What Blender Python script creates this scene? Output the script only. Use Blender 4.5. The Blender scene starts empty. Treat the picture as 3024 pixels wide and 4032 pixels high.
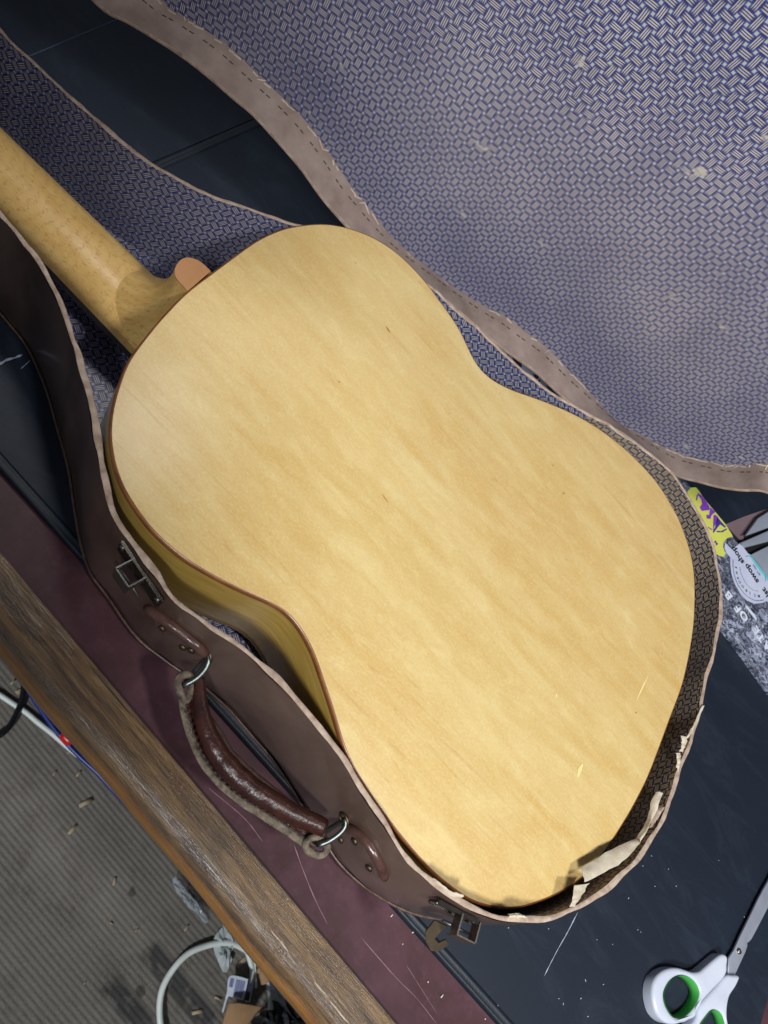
import bpy, bmesh, math, random
import numpy as np
from mathutils import Matrix, Vector
from mathutils.geometry import delaunay_2d_cdt
random.seed(7); rng = np.random.default_rng(7)
R = math.radians
scene = bpy.context.scene
col = scene.collection

# ------------------------------------------------------------------ camera
F = 3030.0; HC = 0.56                       # focal length in pixels of the 3024x4032 photo, camera height over the bench mat
TH, PT = R(140), R(53)
_n = np.array([math.cos(PT)*math.cos(TH), math.cos(PT)*math.sin(TH), math.sin(PT)])
_X = np.array([math.cos(TH-math.pi/2), math.sin(TH-math.pi/2), 0.0]); _Z = -_n; _Y = np.cross(_Z, _X)
MC = np.array([_X, _Y, _Z]); CAM = np.array([0, 0, HC])
cd = bpy.data.cameras.new('camera'); cam = bpy.data.objects.new('camera', cd); col.objects.link(cam)
cd.sensor_fit = 'VERTICAL'; cd.sensor_height = 36; cd.lens = F/4032*36; cd.clip_start = 0.02; cd.clip_end = 50
r_, u_, b_ = MC @ np.array([1, 0, 0]), MC @ np.array([0, -1, 0]), MC @ np.array([0, 0, -1])
cam.matrix_world = Matrix(((r_[0], u_[0], b_[0], 0), (r_[1], u_[1], b_[1], 0), (r_[2], u_[2], b_[2], HC), (0, 0, 0, 1)))
cd.dof.use_dof = True; cd.dof.focus_distance = 0.60; cd.dof.aperture_fstop = 15.0
scene.camera = cam
# ------------------------------------------------------------------ light (indoors: lamps, added fill spots and the room's dim bounce)
w = bpy.data.worlds.new('World'); scene.world = w; w.use_nodes = True
bg = w.node_tree.nodes['Background']; bg.inputs[0].default_value = (0.74, 0.83, 1.0, 1); bg.inputs[1].default_value = 0.125
def spot(name, loc, aim, power, ang, blend, color, size):
    l = bpy.data.lights.new(name, 'SPOT'); l.energy = power; l.spot_size = R(ang); l.spot_blend = blend
    l.color = color; l.shadow_soft_size = size
    o = bpy.data.objects.new(name, l); col.objects.link(o); o.location = loc
    o.rotation_euler = (Vector(aim)-Vector(loc)).to_track_quat('-Z', 'Y').to_euler()
    return o
KEY = (0.70, 0.02, 1.42)
_d = Vector((0.30, 1.20, 0.0))-Vector(KEY); KANG = 2*math.degrees(_d.angle(Vector((0.015, 0.120, 0.0))-Vector(KEY)))   # cone edge stands in for a person's shadow on the bench's left front
spot('ceiling_lamp', KEY, (0.30, 1.20, 0.0), 46, KANG, 0.05, (1.0, 0.98, 0.94), 0.10)
spot('room_lamp', (0.30, -0.70, 1.30), (0.50, 1.00, 0.2), 91, 56.4, 0.08, (0.95, 0.98, 1.0), 0.13)  # cone also narrowed for the stand-in shadow at left
spot('carpet_fill', (0.25, -1.10, 0.62), (0.20, 0.08, -0.85), 84, 44, 0.5, (0.92, 0.96, 1.0), 0.10)  # added fill spot that lights only the carpet
spot('neck_fill', (-0.48, 0.70, 1.60), (-0.335, 0.35, 0.06), 46, 17.5, 0.75, (1.0, 0.98, 0.95), 0.16)  # added fill spot to brighten the neck end, no shelf there
vs = scene.view_settings; vs.view_transform = 'Standard'; vs.look = 'None'; vs.exposure = 0.10; vs.gamma = 1.0

# ------------------------------------------------------------------ geometry helpers
def ray(u, v): return MC @ np.array([(u-1512)/F, (v-2016)/F, 1.0])
def P(u, v, z=0.0):
    r = ray(u, v); return CAM + r*(z-HC)/r[2]
def PP(u, v, pt, nn):
    r = ray(u, v); return CAM + r*(np.dot(pt-CAM, nn)/np.dot(r, nn))
def unit(a): a = np.asarray(a, float); return a/np.linalg.norm(a)
def Z(o, s, pts): return [(o[0]+x/s, o[1]+y/s) for x, y in pts]     # zoomed-crop coordinates to photo pixels
def smooth(pts, n, closed=False):
    p = np.asarray(pts, float); m = len(p)
    if closed: ext = np.vstack([p[-1], p, p[0], p[1]]); segs = m
    else: ext = np.vstack([2*p[0]-p[1], p, 2*p[-1]-p[-2]]); segs = m-1
    out = []
    for i in range(segs):
        a, b, c, d = ext[i], ext[i+1], ext[i+2], ext[i+3]
        for t in np.linspace(0, 1, 8, endpoint=False):
            out.append(0.5*(2*b+(c-a)*t+(2*a-5*b+4*c-d)*t*t+(3*b-a-3*c+d)*t**3))
    out.append(p[0] if closed else p[-1]); out = np.array(out)
    L = np.r_[0, np.cumsum(np.linalg.norm(np.diff(out, axis=0), axis=1))]
    s = np.linspace(0, L[-1], n+1 if closed else n)
    q = np.stack([np.interp(s, L, out[:, k]) for k in range(out.shape[1])], 1)
    return q[:-1] if closed else q
def lowpass(p, k, closed=True):
    p = np.array(p, float)
    for _ in range(k):
        if closed: p = (np.roll(p, 1, 0)+2*p+np.roll(p, -1, 0))/4
        else: q = p.copy(); q[1:-1] = (p[:-2]+2*p[1:-1]+p[2:])/4; p = q
    return p

def empty(name, loc, label, cat, group=None):
    o = bpy.data.objects.new(name, None); col.objects.link(o); o.location = loc; o.empty_display_size = 0.02
    o['label'] = label; o['category'] = cat
    if group: o['group'] = group
    o['_w'] = [float(x) for x in loc]
    return o
def wloc(o): return np.array(o['_w']) if o is not None and '_w' in o.keys() else np.zeros(3)
def mesh(name, verts, faces, material, parent=None, smooth_=True, uv=None, uvm=None, kind=None, label=None, loc=None):
    """one mesh object; verts are world coordinates"""
    org = np.asarray(loc, float) if loc is not None else wloc(parent)
    v = np.asarray(verts, float)-org
    me = bpy.data.meshes.new(name); me.from_pydata([tuple(x) for x in v], [], [tuple(int(i) for i in f) for f in faces])
    mats = material if isinstance(material, (list, tuple)) else [material]
    for m in mats: me.materials.append(m)
    if uv is not None:
        l = me.uv_layers.new(name='UV')
        li = np.zeros(len(me.loops), int); me.loops.foreach_get('vertex_index', li)
        l.data.foreach_set('uv', np.asarray(uv, float)[li].ravel())
    me.validate(); bm = bmesh.new(); bm.from_mesh(me); bmesh.ops.recalc_face_normals(bm, faces=bm.faces); bm.to_mesh(me); bm.free()
    me.polygons.foreach_set('use_smooth', [smooth_]*len(me.polygons))
    o = bpy.data.objects.new(name, me); col.objects.link(o)
    if parent is not None:
        o.parent = parent
        pw = wloc(parent); o.location = tuple(org-pw)
    else: o.location = tuple(org)
    o['_w'] = [float(x) for x in org]
    if kind: o['kind'] = kind
    if label: o['label'] = label
    return o
def tag(o, label, cat, group=None):
    o['label'] = label; o['category'] = cat
    if group: o['group'] = group
    return o
class MB:
    def __init__(s): s.v = []; s.f = []; s.uv = []
    def add(s, v, f, uv=None):
        n = len(s.v); s.v += [np.asarray(x, float) for x in v]; s.f += [tuple(i+n for i in q) for q in f]
        s.uv += list(uv) if uv is not None else [(0, 0)]*len(v)
    def box(s, c, ax, ay, az):                # centre and three half-axis vectors
        c, ax, ay, az = (np.asarray(k, float) for k in (c, ax, ay, az))
        v = [c+i*ax+j*ay+k*az for i in (-1, 1) for j in (-1, 1) for k in (-1, 1)]
        s.add(v, [(0, 1, 3, 2), (4, 6, 7, 5), (0, 4, 5, 1), (2, 3, 7, 6), (0, 2, 6, 4), (1, 5, 7, 3)])
    def tube(s, path, r, n=10, closed=False, flat=1.0, up=(0, 0, 1), caps=True):
        p = np.asarray(path, float); m = len(p); rr = np.broadcast_to(np.asarray(r, float), (m,))
        v = []
        for i in range(m):
            t = p[(i+1) % m]-p[i-1] if closed else p[min(i+1, m-1)]-p[max(i-1, 0)]
            t = unit(t); a = np.cross(t, up)
            if np.linalg.norm(a) < 1e-3: a = np.cross(t, (1, 0, 0))
            a = unit(a); b = np.cross(a, t)
            for k in range(n):
                th = 2*math.pi*k/n; v.append(p[i]+rr[i]*(math.cos(th)*a+flat*math.sin(th)*b))
        f = [(i*n+k, i*n+(k+1) % n, ((i+1) % m)*n+(k+1) % n, ((i+1) % m)*n+k) for i in range(m if closed else m-1) for k in range(n)]
        if not closed and caps: f += [tuple(range(n)), tuple((m-1)*n+k for k in range(n))]
        s.add(v, f)
    def loft(s, rows, closed=False, uvs=None):  # rows: equal-length point rows
        m, n = len(rows), len(rows[0]); v = [x for r in rows for x in r]
        f = [(i*n+k, i*n+(k+1) % n, (i+1)*n+(k+1) % n, (i+1)*n+k) for i in range(m-1) for k in range(n if closed else n-1)]
        s.add(v, f, [x for r in uvs for x in r] if uvs is not None else None)
    def build(s, name, material, parent=None, **k): return mesh(name, s.v, s.f, material, parent, **k)
def tri_fill(poly2, holes=(), grid=None):
    """triangulate a 2-D polygon with holes and optional interior points"""
    vs_, es = [], []
    for ring in [poly2]+list(holes):
        b = len(vs_); vs_ += [Vector((float(x), float(y))) for x, y in ring]
        es += [(b+i, b+(i+1) % len(ring)) for i in range(len(ring))]
    if grid is not None: vs_ += [Vector((float(x), float(y))) for x, y in grid]
    vo, eo, fo, *_ = delaunay_2d_cdt(vs_, es, [], 0, 1e-7)
    vo = np.array([(a.x, a.y) for a in vo]); keep = []
    for f in fo:
        c = vo[list(f)].mean(0)
        if inside(c, poly2) and not any(inside(c, h) for h in holes): keep.append(tuple(f))
    return vo, keep
def inside(c, poly):
    p = np.asarray(poly, float); q = np.roll(p, -1, 0)
    k = (p[:, 1] > c[1]) != (q[:, 1] > c[1])
    x = p[:, 0]+(c[1]-p[:, 1])*(q[:, 0]-p[:, 0])/np.where(q[:, 1] == p[:, 1], 1e-12, q[:, 1]-p[:, 1])
    return bool((k & (c[0] < x)).sum() % 2)
def slab(name, px, z0, z1, material, parent=None, holes=(), bev=0.0, **k):
    """flat piece: outline given on its own top plane z1, real thickness down to z0; bev rounds the top edge"""
    top = np.array([P(u, v, z1)[:2] for u, v in px]); hs = [np.array([P(u, v, z1)[:2] for u, v in h]) for h in holes]
    return slab_xy(name, top, z0, z1, material, parent, hs, bev, **k)
def slab_xy(name, top, z0, z1, material, parent=None, hs=(), bev=0.0, **k):
    m = MB(); ins, rings = [], []
    for j, ring in enumerate([top]+list(hs)):
        ring = np.asarray(ring, float); a = np.roll(ring, 1, 0); b = np.roll(ring, -1, 0); t = b-a
        nrm = np.stack([-t[:, 1], t[:, 0]], 1)/np.maximum(np.linalg.norm(t, axis=1)[:, None], 1e-9)
        ar = np.sum(ring[:, 0]*np.roll(ring[:, 1], -1)-np.roll(ring[:, 0], -1)*ring[:, 1])
        sg = (1 if ar > 0 else -1)*(1 if j == 0 else -1)
        rows = [np.c_[ring, np.full(len(ring), z0)]]
        if bev > 0:
            for th in (0, 30, 60, 90):
                rows.append(np.c_[ring+nrm*sg*bev*(1-math.cos(R(th))), np.full(len(ring), z1-bev+bev*math.sin(R(th)))])
        else: rows.append(np.c_[ring, np.full(len(ring), z1)])
        m.loft(rows, closed=True); ins.append(rows[-1][:, :2])
    vo, fo = tri_fill(ins[0], ins[1:]); m.add(np.c_[vo, np.full(len(vo), z1)], fo)
    vo, fo = tri_fill(top, hs); m.add(np.c_[vo, np.full(len(vo), z0)], fo)
    o = m.build(name, material, parent, smooth_=False, **k)
    bm = bmesh.new(); bm.from_mesh(o.data); bmesh.ops.remove_doubles(bm, verts=bm.verts, dist=2e-6); bmesh.ops.recalc_face_normals(bm, faces=bm.faces)
    for f in bm.faces: f.smooth = bev > 0
    for e in bm.edges:
        if len(e.link_faces) == 2 and e.calc_face_angle(0) > 0.9: e.smooth = False
    bm.to_mesh(o.data); bm.free()
    return o
def text_mesh(name, s, org, xdir, ydir, size, material, parent, bold=0.0, align='LEFT', lift=0.0, shear=0.0, loc=None, sx=1.0):
    c = bpy.data.curves.new('t', 'FONT'); c.body = s; c.size = size; c.align_x = align; c.offset = bold; c.shear = shear; c.resolution_u = 3
    t = bpy.data.objects.new('t', c); col.objects.link(t)
    me = bpy.data.meshes.new_from_object(t.evaluated_get(bpy.context.evaluated_depsgraph_get()))
    col.objects.unlink(t); bpy.data.objects.remove(t); bpy.data.curves.remove(c)
    xd, yd = unit(xdir), unit(ydir); n = unit(np.cross(xd, yd))
    v = [np.asarray(org)+q.co.x*sx*xd+q.co.y*yd+n*lift for q in me.vertices]; f = [tuple(p.vertices) for p in me.polygons]
    return v, f

# ------------------------------------------------------------------ materials
def s2l(c): return tuple(((x/255)/12.92 if x/255 <= 0.04045 else ((x/255+0.055)/1.055)**2.4) for x in c)
class NT:
    def __init__(s, name):
        s.m = bpy.data.materials.new(name); s.m.use_nodes = True; s.t = s.m.node_tree; s.b = s.t.nodes['Principled BSDF']
    def n(s, typ, **k):
        x = s.t.nodes.new(typ)
        for a, b in k.items(): setattr(x, a, b)
        return x
    def l(s, a, b): s.t.links.new(a, b)
    def val(s, inp, x):
        if isinstance(x, bpy.types.NodeSocket): s.l(x, inp)
        else: inp.default_value = x
    def math(s, op, a, b=None, c=None, clamp=False):
        x = s.n('ShaderNodeMath', operation=op, use_clamp=clamp); s.val(x.inputs[0], a)
        if b is not None: s.val(x.inputs[1], b)
        if c is not None: s.val(x.inputs[2], c)
        return x.outputs[0]
    def mix(s, f, a, b, blend='MIX'):
        x = s.n('ShaderNodeMix', data_type='RGBA', blend_type=blend); s.val(x.inputs[0], f)
        for i, q in ((6, a), (7, b)):
            if isinstance(q, bpy.types.NodeSocket): s.l(q, x.inputs[i])
            else: x.inputs[i].default_value = (*q[:3], 1)
        return x.outputs[2]
    def coord(s, scale=(1, 1, 1), rot=(0, 0, 0), kind='Object', loc=(0, 0, 0)):
        c = s.n('ShaderNodeTexCoord'); m = s.n('ShaderNodeMapping'); s.l(c.outputs[kind], m.inputs[0])
        m.inputs['Scale'].default_value = scale; m.inputs['Rotation'].default_value = rot; m.inputs['Location'].default_value = loc
        return m.outputs[0]
    def noise(s, vec, scale, detail=4, rough=0.55, dist=0.0):
        x = s.n('ShaderNodeTexNoise'); s.l(vec, x.inputs['Vector']); x.inputs['Scale'].default_value = scale
        x.inputs['Detail'].default_value = detail; x.inputs['Roughness'].default_value = rough; x.inputs['Distortion'].default_value = dist
        return x.outputs['Fac']
    def ramp(s, f, lo, hi, clamp=True):
        x = s.n('ShaderNodeMapRange'); s.val(x.inputs[0], f); x.inputs[1].default_value = lo; x.inputs[2].default_value = hi
        x.clamp = clamp; return x.outputs[0]
    def bump(s, h, strength, dist=0.001):
        x = s.n('ShaderNodeBump'); s.l(h, x.inputs['Height']); x.inputs['Strength'].default_value = strength; x.inputs['Distance'].default_value = dist
        s.l(x.outputs[0], s.b.inputs['Normal'])
    def set(s, color=None, rough=None, **k):
        if color is not None:
            if isinstance(color, bpy.types.NodeSocket): s.l(color, s.b.inputs['Base Color'])
            else: s.b.inputs['Base Color'].default_value = (*color[:3], 1)
        if rough is not None: s.val(s.b.inputs['Roughness'], rough)
        for a, b in k.items(): s.val(s.b.inputs[a.replace('_', ' ')], b)
        return s.m
def plain(name, c1, c2=None, scale=60, rough=0.5, bump=0.0, bscale=None, stretch=(1, 1, 1), **k):
    t = NT(name); v = t.coord(stretch); c2 = c2 or tuple(x*0.75 for x in c1)
    f = t.ramp(t.noise(v, scale, 6, 0.6), 0.3, 0.7)
    if bump: t.bump(t.noise(v, bscale or scale*4, 4), bump)
    return t.set(t.mix(f, c2, c1), rough, **k)

SW = 0.0078                                                          # pitch of the printed weave
def weave(name, rot, wear=0.66, lines_c=((166, 161, 158), (198, 192, 186)), ground=((44, 64, 126), (68, 92, 152)), deep=(42, 48, 100)):
    """printed basket-weave lining paper: stripes of four pale lines over and under, cream squares in the gaps"""
    t = NT(name); uv0 = t.coord((1/SW, 1/SW, 1), (0, 0, rot), 'UV')
    wob = t.n('ShaderNodeTexNoise'); t.l(t.coord((1, 1, 1), (0, 0, 0), 'UV'), wob.inputs['Vector']); wob.inputs['Scale'].default_value = 16; wob.inputs['Detail'].default_value = 3
    wo = t.n('ShaderNodeVectorMath', operation='MULTIPLY_ADD'); t.l(wob.outputs['Color'], wo.inputs[0]); wo.inputs[1].default_value = (0.9, 0.9, 0); t.l(uv0, wo.inputs[2]); uv = wo.outputs[0]
    sp = t.n('ShaderNodeSeparateXYZ'); t.l(uv, sp.inputs[0]); x, y = sp.outputs[0], sp.outputs[1]
    fl = lambda q: t.math('FLOOR', q)
    i, j = fl(x), fl(y); fx = t.math('SUBTRACT', t.math('SUBTRACT', x, i), 0.5); fy = t.math('SUBTRACT', t.math('SUBTRACT', y, j), 0.5)
    par = t.math('GREATER_THAN', t.math('PINGPONG', t.math('ADD', i, j), 1.0), 0.5)
    W = 0.275
    inx = t.math('LESS_THAN', t.math('ABSOLUTE', fx), W); iny = t.math('LESS_THAN', t.math('ABSOLUTE', fy), W)
    # horizontal strip shown: even cell -> iny ; odd cell -> iny and not inx
    notp = t.math('SUBTRACT', 1.0, par)
    h = t.math('MULTIPLY', iny, t.math('MAXIMUM', notp, t.math('SUBTRACT', 1.0, inx)))
    v = t.math('MULTIPLY', inx, t.math('MAXIMUM', par, t.math('SUBTRACT', 1.0, iny)))
    def lines(q):                                                   # four lines across the strip
        c = t.math('COSINE', t.math('MULTIPLY', q, 2*math.pi*3/(2*W))); return t.ramp(t.math('MULTIPLY', c, 1.0), -0.45, 0.35)
    def along(q, near):                                             # ink thickens towards the ends of each strip
        a = t.math('ABSOLUTE', q)
        d = t.mix(near, (0, 0, 0), (1, 1, 1))
        own = t.ramp(a, 0.60, 0.36); other = t.ramp(a, 0.40, 0.56)
        return t.math('ADD', t.math('MULTIPLY', own, near), t.math('MULTIPLY', other, t.math('SUBTRACT', 1.0, near)))
    lh = t.math('MULTIPLY', t.math('MULTIPLY', h, lines(fy)), along(fx, notp))
    lv = t.math('MULTIPLY', t.math('MULTIPLY', v, lines(fx)), along(fy, par))
    hole = t.math('MULTIPLY', t.math('GREATER_THAN', t.math('ABSOLUTE', fx), 0.37), t.math('GREATER_THAN', t.math('ABSOLUTE', fy), 0.365))
    nz = t.noise(t.coord((1, 1, 1), (0, 0, 0), 'UV'), 900, 3)
    ink = t.math('MULTIPLY', t.math('ADD', lh, lv, clamp=True), t.ramp(nz, 0.05, 0.40))
    big = t.noise(t.coord((1, 1, 1), (0, 0, 0), 'UV'), 14, 5)
    blue = t.mix(big, s2l(ground[0]), s2l(ground[1]))
    grey = t.mix(t.ramp(big, 0.35, 0.65), s2l(lines_c[0]), s2l(lines_c[1]))
    dark = t.mix(t.math('MAXIMUM', h, v), blue, s2l(deep))
    c = t.mix(t.math('MULTIPLY', ink, 0.92), dark, grey)
    c = t.mix(t.math('MULTIPLY', hole, t.ramp(nz, 0.1, 0.4)), c, s2l((170, 166, 160)))
    # rubbed patches where the print is gone
    wv = t.coord((1, 1.6, 1), (0, 0, 0.7), 'UV'); wn = t.math('ADD', t.noise(wv, 26, 2), t.math('MULTIPLY', t.noise(wv, 240, 4, 0.7), 0.32))
    c = t.mix(t.math('MULTIPLY', t.ramp(wn, wear+0.215, wear+0.26), 0.7), c, s2l((186, 180, 168)))
    t.bump(ink, 0.12, 0.0003)
    return t.set(c, 0.38, Specular_IOR_Level=0.6)

def guitar_wood(name):
    t = NT(name); uv = lambda sc, rz=0.0, loc=(0, 0, 0): t.coord(sc, (0, 0, rz), 'UV', loc)
    broad = t.noise(uv((1.0, 5.5, 1), 0.06), 7, 4, 0.55, 1.0); band = t.noise(uv((0.7, 4.0, 1), 0.1, (3, 1, 0)), 11, 3, 0.5, 1.6)
    blot = t.noise(uv((1, 1.5, 1), 0, (1.7, 0.4, 0)), 5.5, 4, 0.6, 0.7); mot = t.noise(uv((1, 2.2, 1), 0.2), 42, 6, 0.7, 0.5)
    fib = t.noise(uv((1, 11, 1), 0.04), 210, 5, 0.7); flk = t.noise(uv((1, 1.7, 1), 0.1), 400, 5, 0.75)
    a = t.mix(t.ramp(broad, 0.34, 0.66), s2l((200, 168, 102)), s2l((210, 185, 126)))
    a = t.mix(t.math('MULTIPLY', t.ramp(blot, 0.42, 0.74), 0.5), a, s2l((194, 152, 82)))
    a = t.mix(t.math('MULTIPLY', t.ramp(band, 0.50, 0.74), 0.30), a, s2l((220, 198, 138)))
    a = t.mix(t.math('MULTIPLY', t.ramp(band, 0.44, 0.30), 0.22), a, s2l((194, 148, 66)))
    a = t.mix(t.math('MULTIPLY', t.ramp(mot, 0.50, 0.76), 0.30), a, s2l((234, 216, 158)))
    a = t.mix(t.math('MULTIPLY', t.ramp(mot, 0.46, 0.3), 0.16), a, s2l((198, 152, 74)))
    a = t.mix(t.math('MULTIPLY', t.ramp(flk, 0.48, 0.70), 0.38), a, s2l((232, 214, 160)))
    a = t.mix(t.math('MULTIPLY', t.ramp(flk, 0.44, 0.28), 0.3), a, s2l((184, 142, 72)))
    a = t.mix(t.math('MULTIPLY', t.ramp(fib, 0.52, 0.72), 0.30), a, s2l((178, 132, 62)))
    a = t.mix(t.math('MULTIPLY', t.ramp(fib, 0.46, 0.3), 0.25), a, s2l((232, 212, 156)))
    # a few long thin growth lines
    gl_ = t.noise(uv((0.25, 9, 1), 0.05, (5, 2, 0)), 13, 2, 0.4, 0.9)
    line = t.ramp(t.math('ABSOLUTE', t.math('SUBTRACT', t.math('FRACT', t.math('MULTIPLY', gl_, 5.0)), 0.5)), 0.05, 0.0)
    a = t.mix(t.math('MULTIPLY', t.math('MULTIPLY', line, t.ramp(blot, 0.38, 0.6)), 0.30), a, s2l((166, 118, 52)))
    t.bump(t.math('ADD', fib, t.math('MULTIPLY', mot, 1.5)), 0.05, 0.0005)
    sm = t.noise(uv((1, 1, 1), 0.4, (2, 3, 0)), 9, 5, 0.65)
    return t.set(a, t.math('ADD', t.math('MULTIPLY', mot, 0.14), t.math('ADD', t.math('MULTIPLY', sm, 0.4), 0.05)), Specular_IOR_Level=0.5, Coat_Weight=0.6, Coat_Roughness=0.36)
def side_wood():
    t = NT('guitar_side_wood'); v = t.coord((1, 8, 1), (0, 0, 0), 'UV'); a = t.noise(v, 30, 5, 0.6)
    c = t.mix(t.ramp(a, 0.3, 0.7), s2l((176, 140, 62)), s2l((204, 170, 88))); return t.set(c, 0.28, Coat_Weight=0.3, Coat_Roughness=0.12)
def neck_wood():
    t = NT('neck_wood'); v = t.coord((1, 1, 1), (0, 0, 0), 'UV')
    n1 = t.noise(t.coord((1, 5, 1), (0, 0, 0), 'UV'), 26, 5, 0.6, 0.4)
    # arched flecks of quarter-cut grain
    g = t.n('ShaderNodeTexWave', wave_type='RINGS', rings_direction='Z', wave_profile='SIN'); t.l(t.coord((0.55, 3.2, 1), (0, 0, 0), 'UV', (0.4, 0.03, 0)), g.inputs[0])
    g.inputs['Scale'].default_value = 60; g.inputs['Distortion'].default_value = 5; g.inputs['Detail'].default_value = 3
    fl = t.noise(t.coord((1, 2.6, 1), (0, 0, 0.1), 'UV'), 330, 3, 0.65)
    c = t.mix(t.ramp(n1, 0.3, 0.7), s2l((200, 158, 88)), s2l((220, 184, 116)))
    m = t.math('MULTIPLY', t.ramp(fl, 0.48, 0.62), t.ramp(g.outputs['Fac'], 0.2, 0.8))
    c = t.mix(t.math('MULTIPLY', m, 0.5), c, s2l((160, 114, 56)))
    c = t.mix(t.math('MULTIPLY', t.ramp(t.noise(t.coord((1, 10, 1), (0, 0, 0), 'UV'), 200, 3), 0.55, 0.7), 0.4), c, s2l((236, 210, 150)))
    t.bump(fl, 0.08, 0.0004)
    return t.set(c, 0.32, Specular_IOR_Level=0.5)
def bench_wood():
    t = NT('bench_oak')
    v = t.coord((0.55, 9, 9)); v2 = t.coord((3.0, 110, 110)); v3 = t.coord((1, 1, 1))
    a = t.noise(v, 16, 6, 0.65, 0.3); g = t.noise(v2, 12, 5, 0.7); h = t.noise(v3, 22, 5, 0.7)
    c = t.mix(t.ramp(a, 0.35, 0.66), s2l((88, 62, 38)), s2l((152, 118, 74)))
    c = t.mix(t.math('MULTIPLY', t.ramp(g, 0.50, 0.62), 0.75), c, s2l((36, 28, 22)))
    c = t.mix(t.math('MULTIPLY', t.ramp(h, 0.5, 0.75), 0.6), c, s2l((70, 56, 46)))
    # the rounded nose turns amber below the flat top
    sp = t.n('ShaderNodeSeparateXYZ'); t.l(t.coord(), sp.inputs[0])
    amber = t.mix(t.ramp(t.noise(t.coord((1, 14, 14)), 14, 5, 0.6), 0.35, 0.65), s2l((160, 102, 38)), s2l((198, 142, 70)))
    c = t.mix(t.ramp(t.math('ADD', sp.outputs[2], t.math('MULTIPLY', h, 0.006)), 0.8465, 0.8415), c, amber)
    # knife cuts across the grain
    for rot, sc_, lo in ((0.9, 30, 0.735), (-0.5, 22, 0.74), (1.3, 40, 0.75)):
        kn = t.noise(t.coord((0.35, 9, 1), (0, 0, rot)), sc_, 1, 0.3)
        c = t.mix(t.math('MULTIPLY', t.ramp(kn, lo, lo+0.02), 0.7), c, s2l((30, 24, 20)))
    t.bump(t.math('ADD', t.math('MULTIPLY', t.ramp(g, 0.45, 0.65), -1.6), t.math('MULTIPLY', h, 0.7)), 0.45, 0.0010); bb = t.n('ShaderNodeBump'); t.l(t.math('ADD', g, h), bb.inputs['Height']); bb.inputs['Strength'].default_value = 0.28; bb.inputs['Distance'].default_value = 0.001; t.l(bb.outputs[0], t.b.inputs['Coat Normal'])
    return t.set(c, t.ramp(h, 0.2, 0.8) if False else 0.30, Specular_IOR_Level=0.6, Coat_Weight=0.7, Coat_Roughness=0.2)
def leather_top():
    t = NT('burgundy_bench_leather'); v = t.coord(); a = t.noise(v, 16, 6, 0.65, 0.5); b = t.noise(v, 120, 5, 0.7)
    c = t.mix(t.ramp(a, 0.3, 0.72), s2l((58, 30, 35)), s2l((86, 54, 63))); c = t.mix(t.math('MULTIPLY', t.ramp(b, 0.5, 0.8), 0.3), c, s2l((110, 76, 86)))
    t.bump(b, 0.15, 0.0005); return t.set(c, 0.5, Specular_IOR_Level=0.35)
def mat_mat():
    t = NT('navy_mat_rubber'); v = t.coord(); a = t.noise(v, 7, 4, 0.55); b = t.noise(v, 900, 2, 0.6)
    c = t.mix(t.ramp(a, 0.3, 0.7), s2l((17, 25, 37)), s2l((23, 32, 46))); c = t.mix(t.math('MULTIPLY', t.ramp(b, 0.4, 0.7), 0.25), c, s2l((36, 47, 64)))
    c = t.mix(t.math('MULTIPLY', t.ramp(t.noise(t.coord((1, 2.5, 1), (0, 0, 0.7)), 11, 7, 0.75, 1.0), 0.5, 0.8), 0.3), c, s2l((66, 76, 92)))
    t.bump(b, 0.12, 0.0004); return t.set(c, 0.55, Specular_IOR_Level=0.35)
def leatherette():
    t = NT('brown_leatherette'); v = t.coord((1, 1, 0.45)); a = t.noise(v, 13, 5, 0.6, 0.6); b = t.noise(t.coord(), 300, 4, 0.6); d = t.noise(t.coord(), 36, 5, 0.6)
    c = t.mix(t.ramp(a, 0.32, 0.68), s2l((68, 48, 39)), s2l((108, 88, 77)))
    c = t.mix(t.math('MULTIPLY', t.ramp(d, 0.55, 0.8), 0.4), c, s2l((120, 100, 88)))
    t.bump(t.math('ADD', b, t.math('MULTIPLY', d, 1.5)), 0.16, 0.0006); return t.set(c, 0.30, Specular_IOR_Level=0.6, Coat_Weight=0.4, Coat_Roughness=0.18)
def carpet():
    t = NT('grey_ribbed_carpet'); v = t.coord(); a = t.noise(v, 5, 6, 0.65); b = t.noise(v, 260, 3, 0.7); d = t.noise(v, 24, 6, 0.7)
    c = t.mix(t.ramp(a, 0.3, 0.7), s2l((100, 95, 88)), s2l((128, 123, 115))); c = t.mix(t.math('MULTIPLY', t.ramp(d, 0.52, 0.72), 0.6), c, s2l((84, 76, 70)))
    c = t.mix(t.math('MULTIPLY', t.ramp(b, 0.5, 0.8), 0.45), c, s2l((150, 146, 140)))
    # old dark tape marks and spots with shapes of their own
    sp = t.n('ShaderNodeSeparateXYZ'); t.l(v, sp.inputs[0])
    for (x0, x1, y0, y1) in STAINS:
        wx = t.math('MULTIPLY', t.ramp(sp.outputs[0], x0, x0+0.012), t.ramp(sp.outputs[0], x1+0.012, x1))
        wy = t.math('MULTIPLY', t.ramp(sp.outputs[1], y0, y0+0.008), t.ramp(sp.outputs[1], y1+0.008, y1))
        m = t.math('MULTIPLY', t.math('MULTIPLY', wx, wy), t.ramp(t.noise(v, 40, 4), 0.3, 0.5))
        c = t.mix(t.math('MULTIPLY', m, 0.75), c, s2l((44, 46, 50)))
    sn = t.noise(v, 13, 2); c = t.mix(t.math('MULTIPLY', t.ramp(sn, 0.71, 0.73), 0.6), c, s2l((52, 46, 44)))
    t.bump(b, 0.5, 0.002)
    return t.set(c, 0.95, Specular_IOR_Level=0.1)
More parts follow.
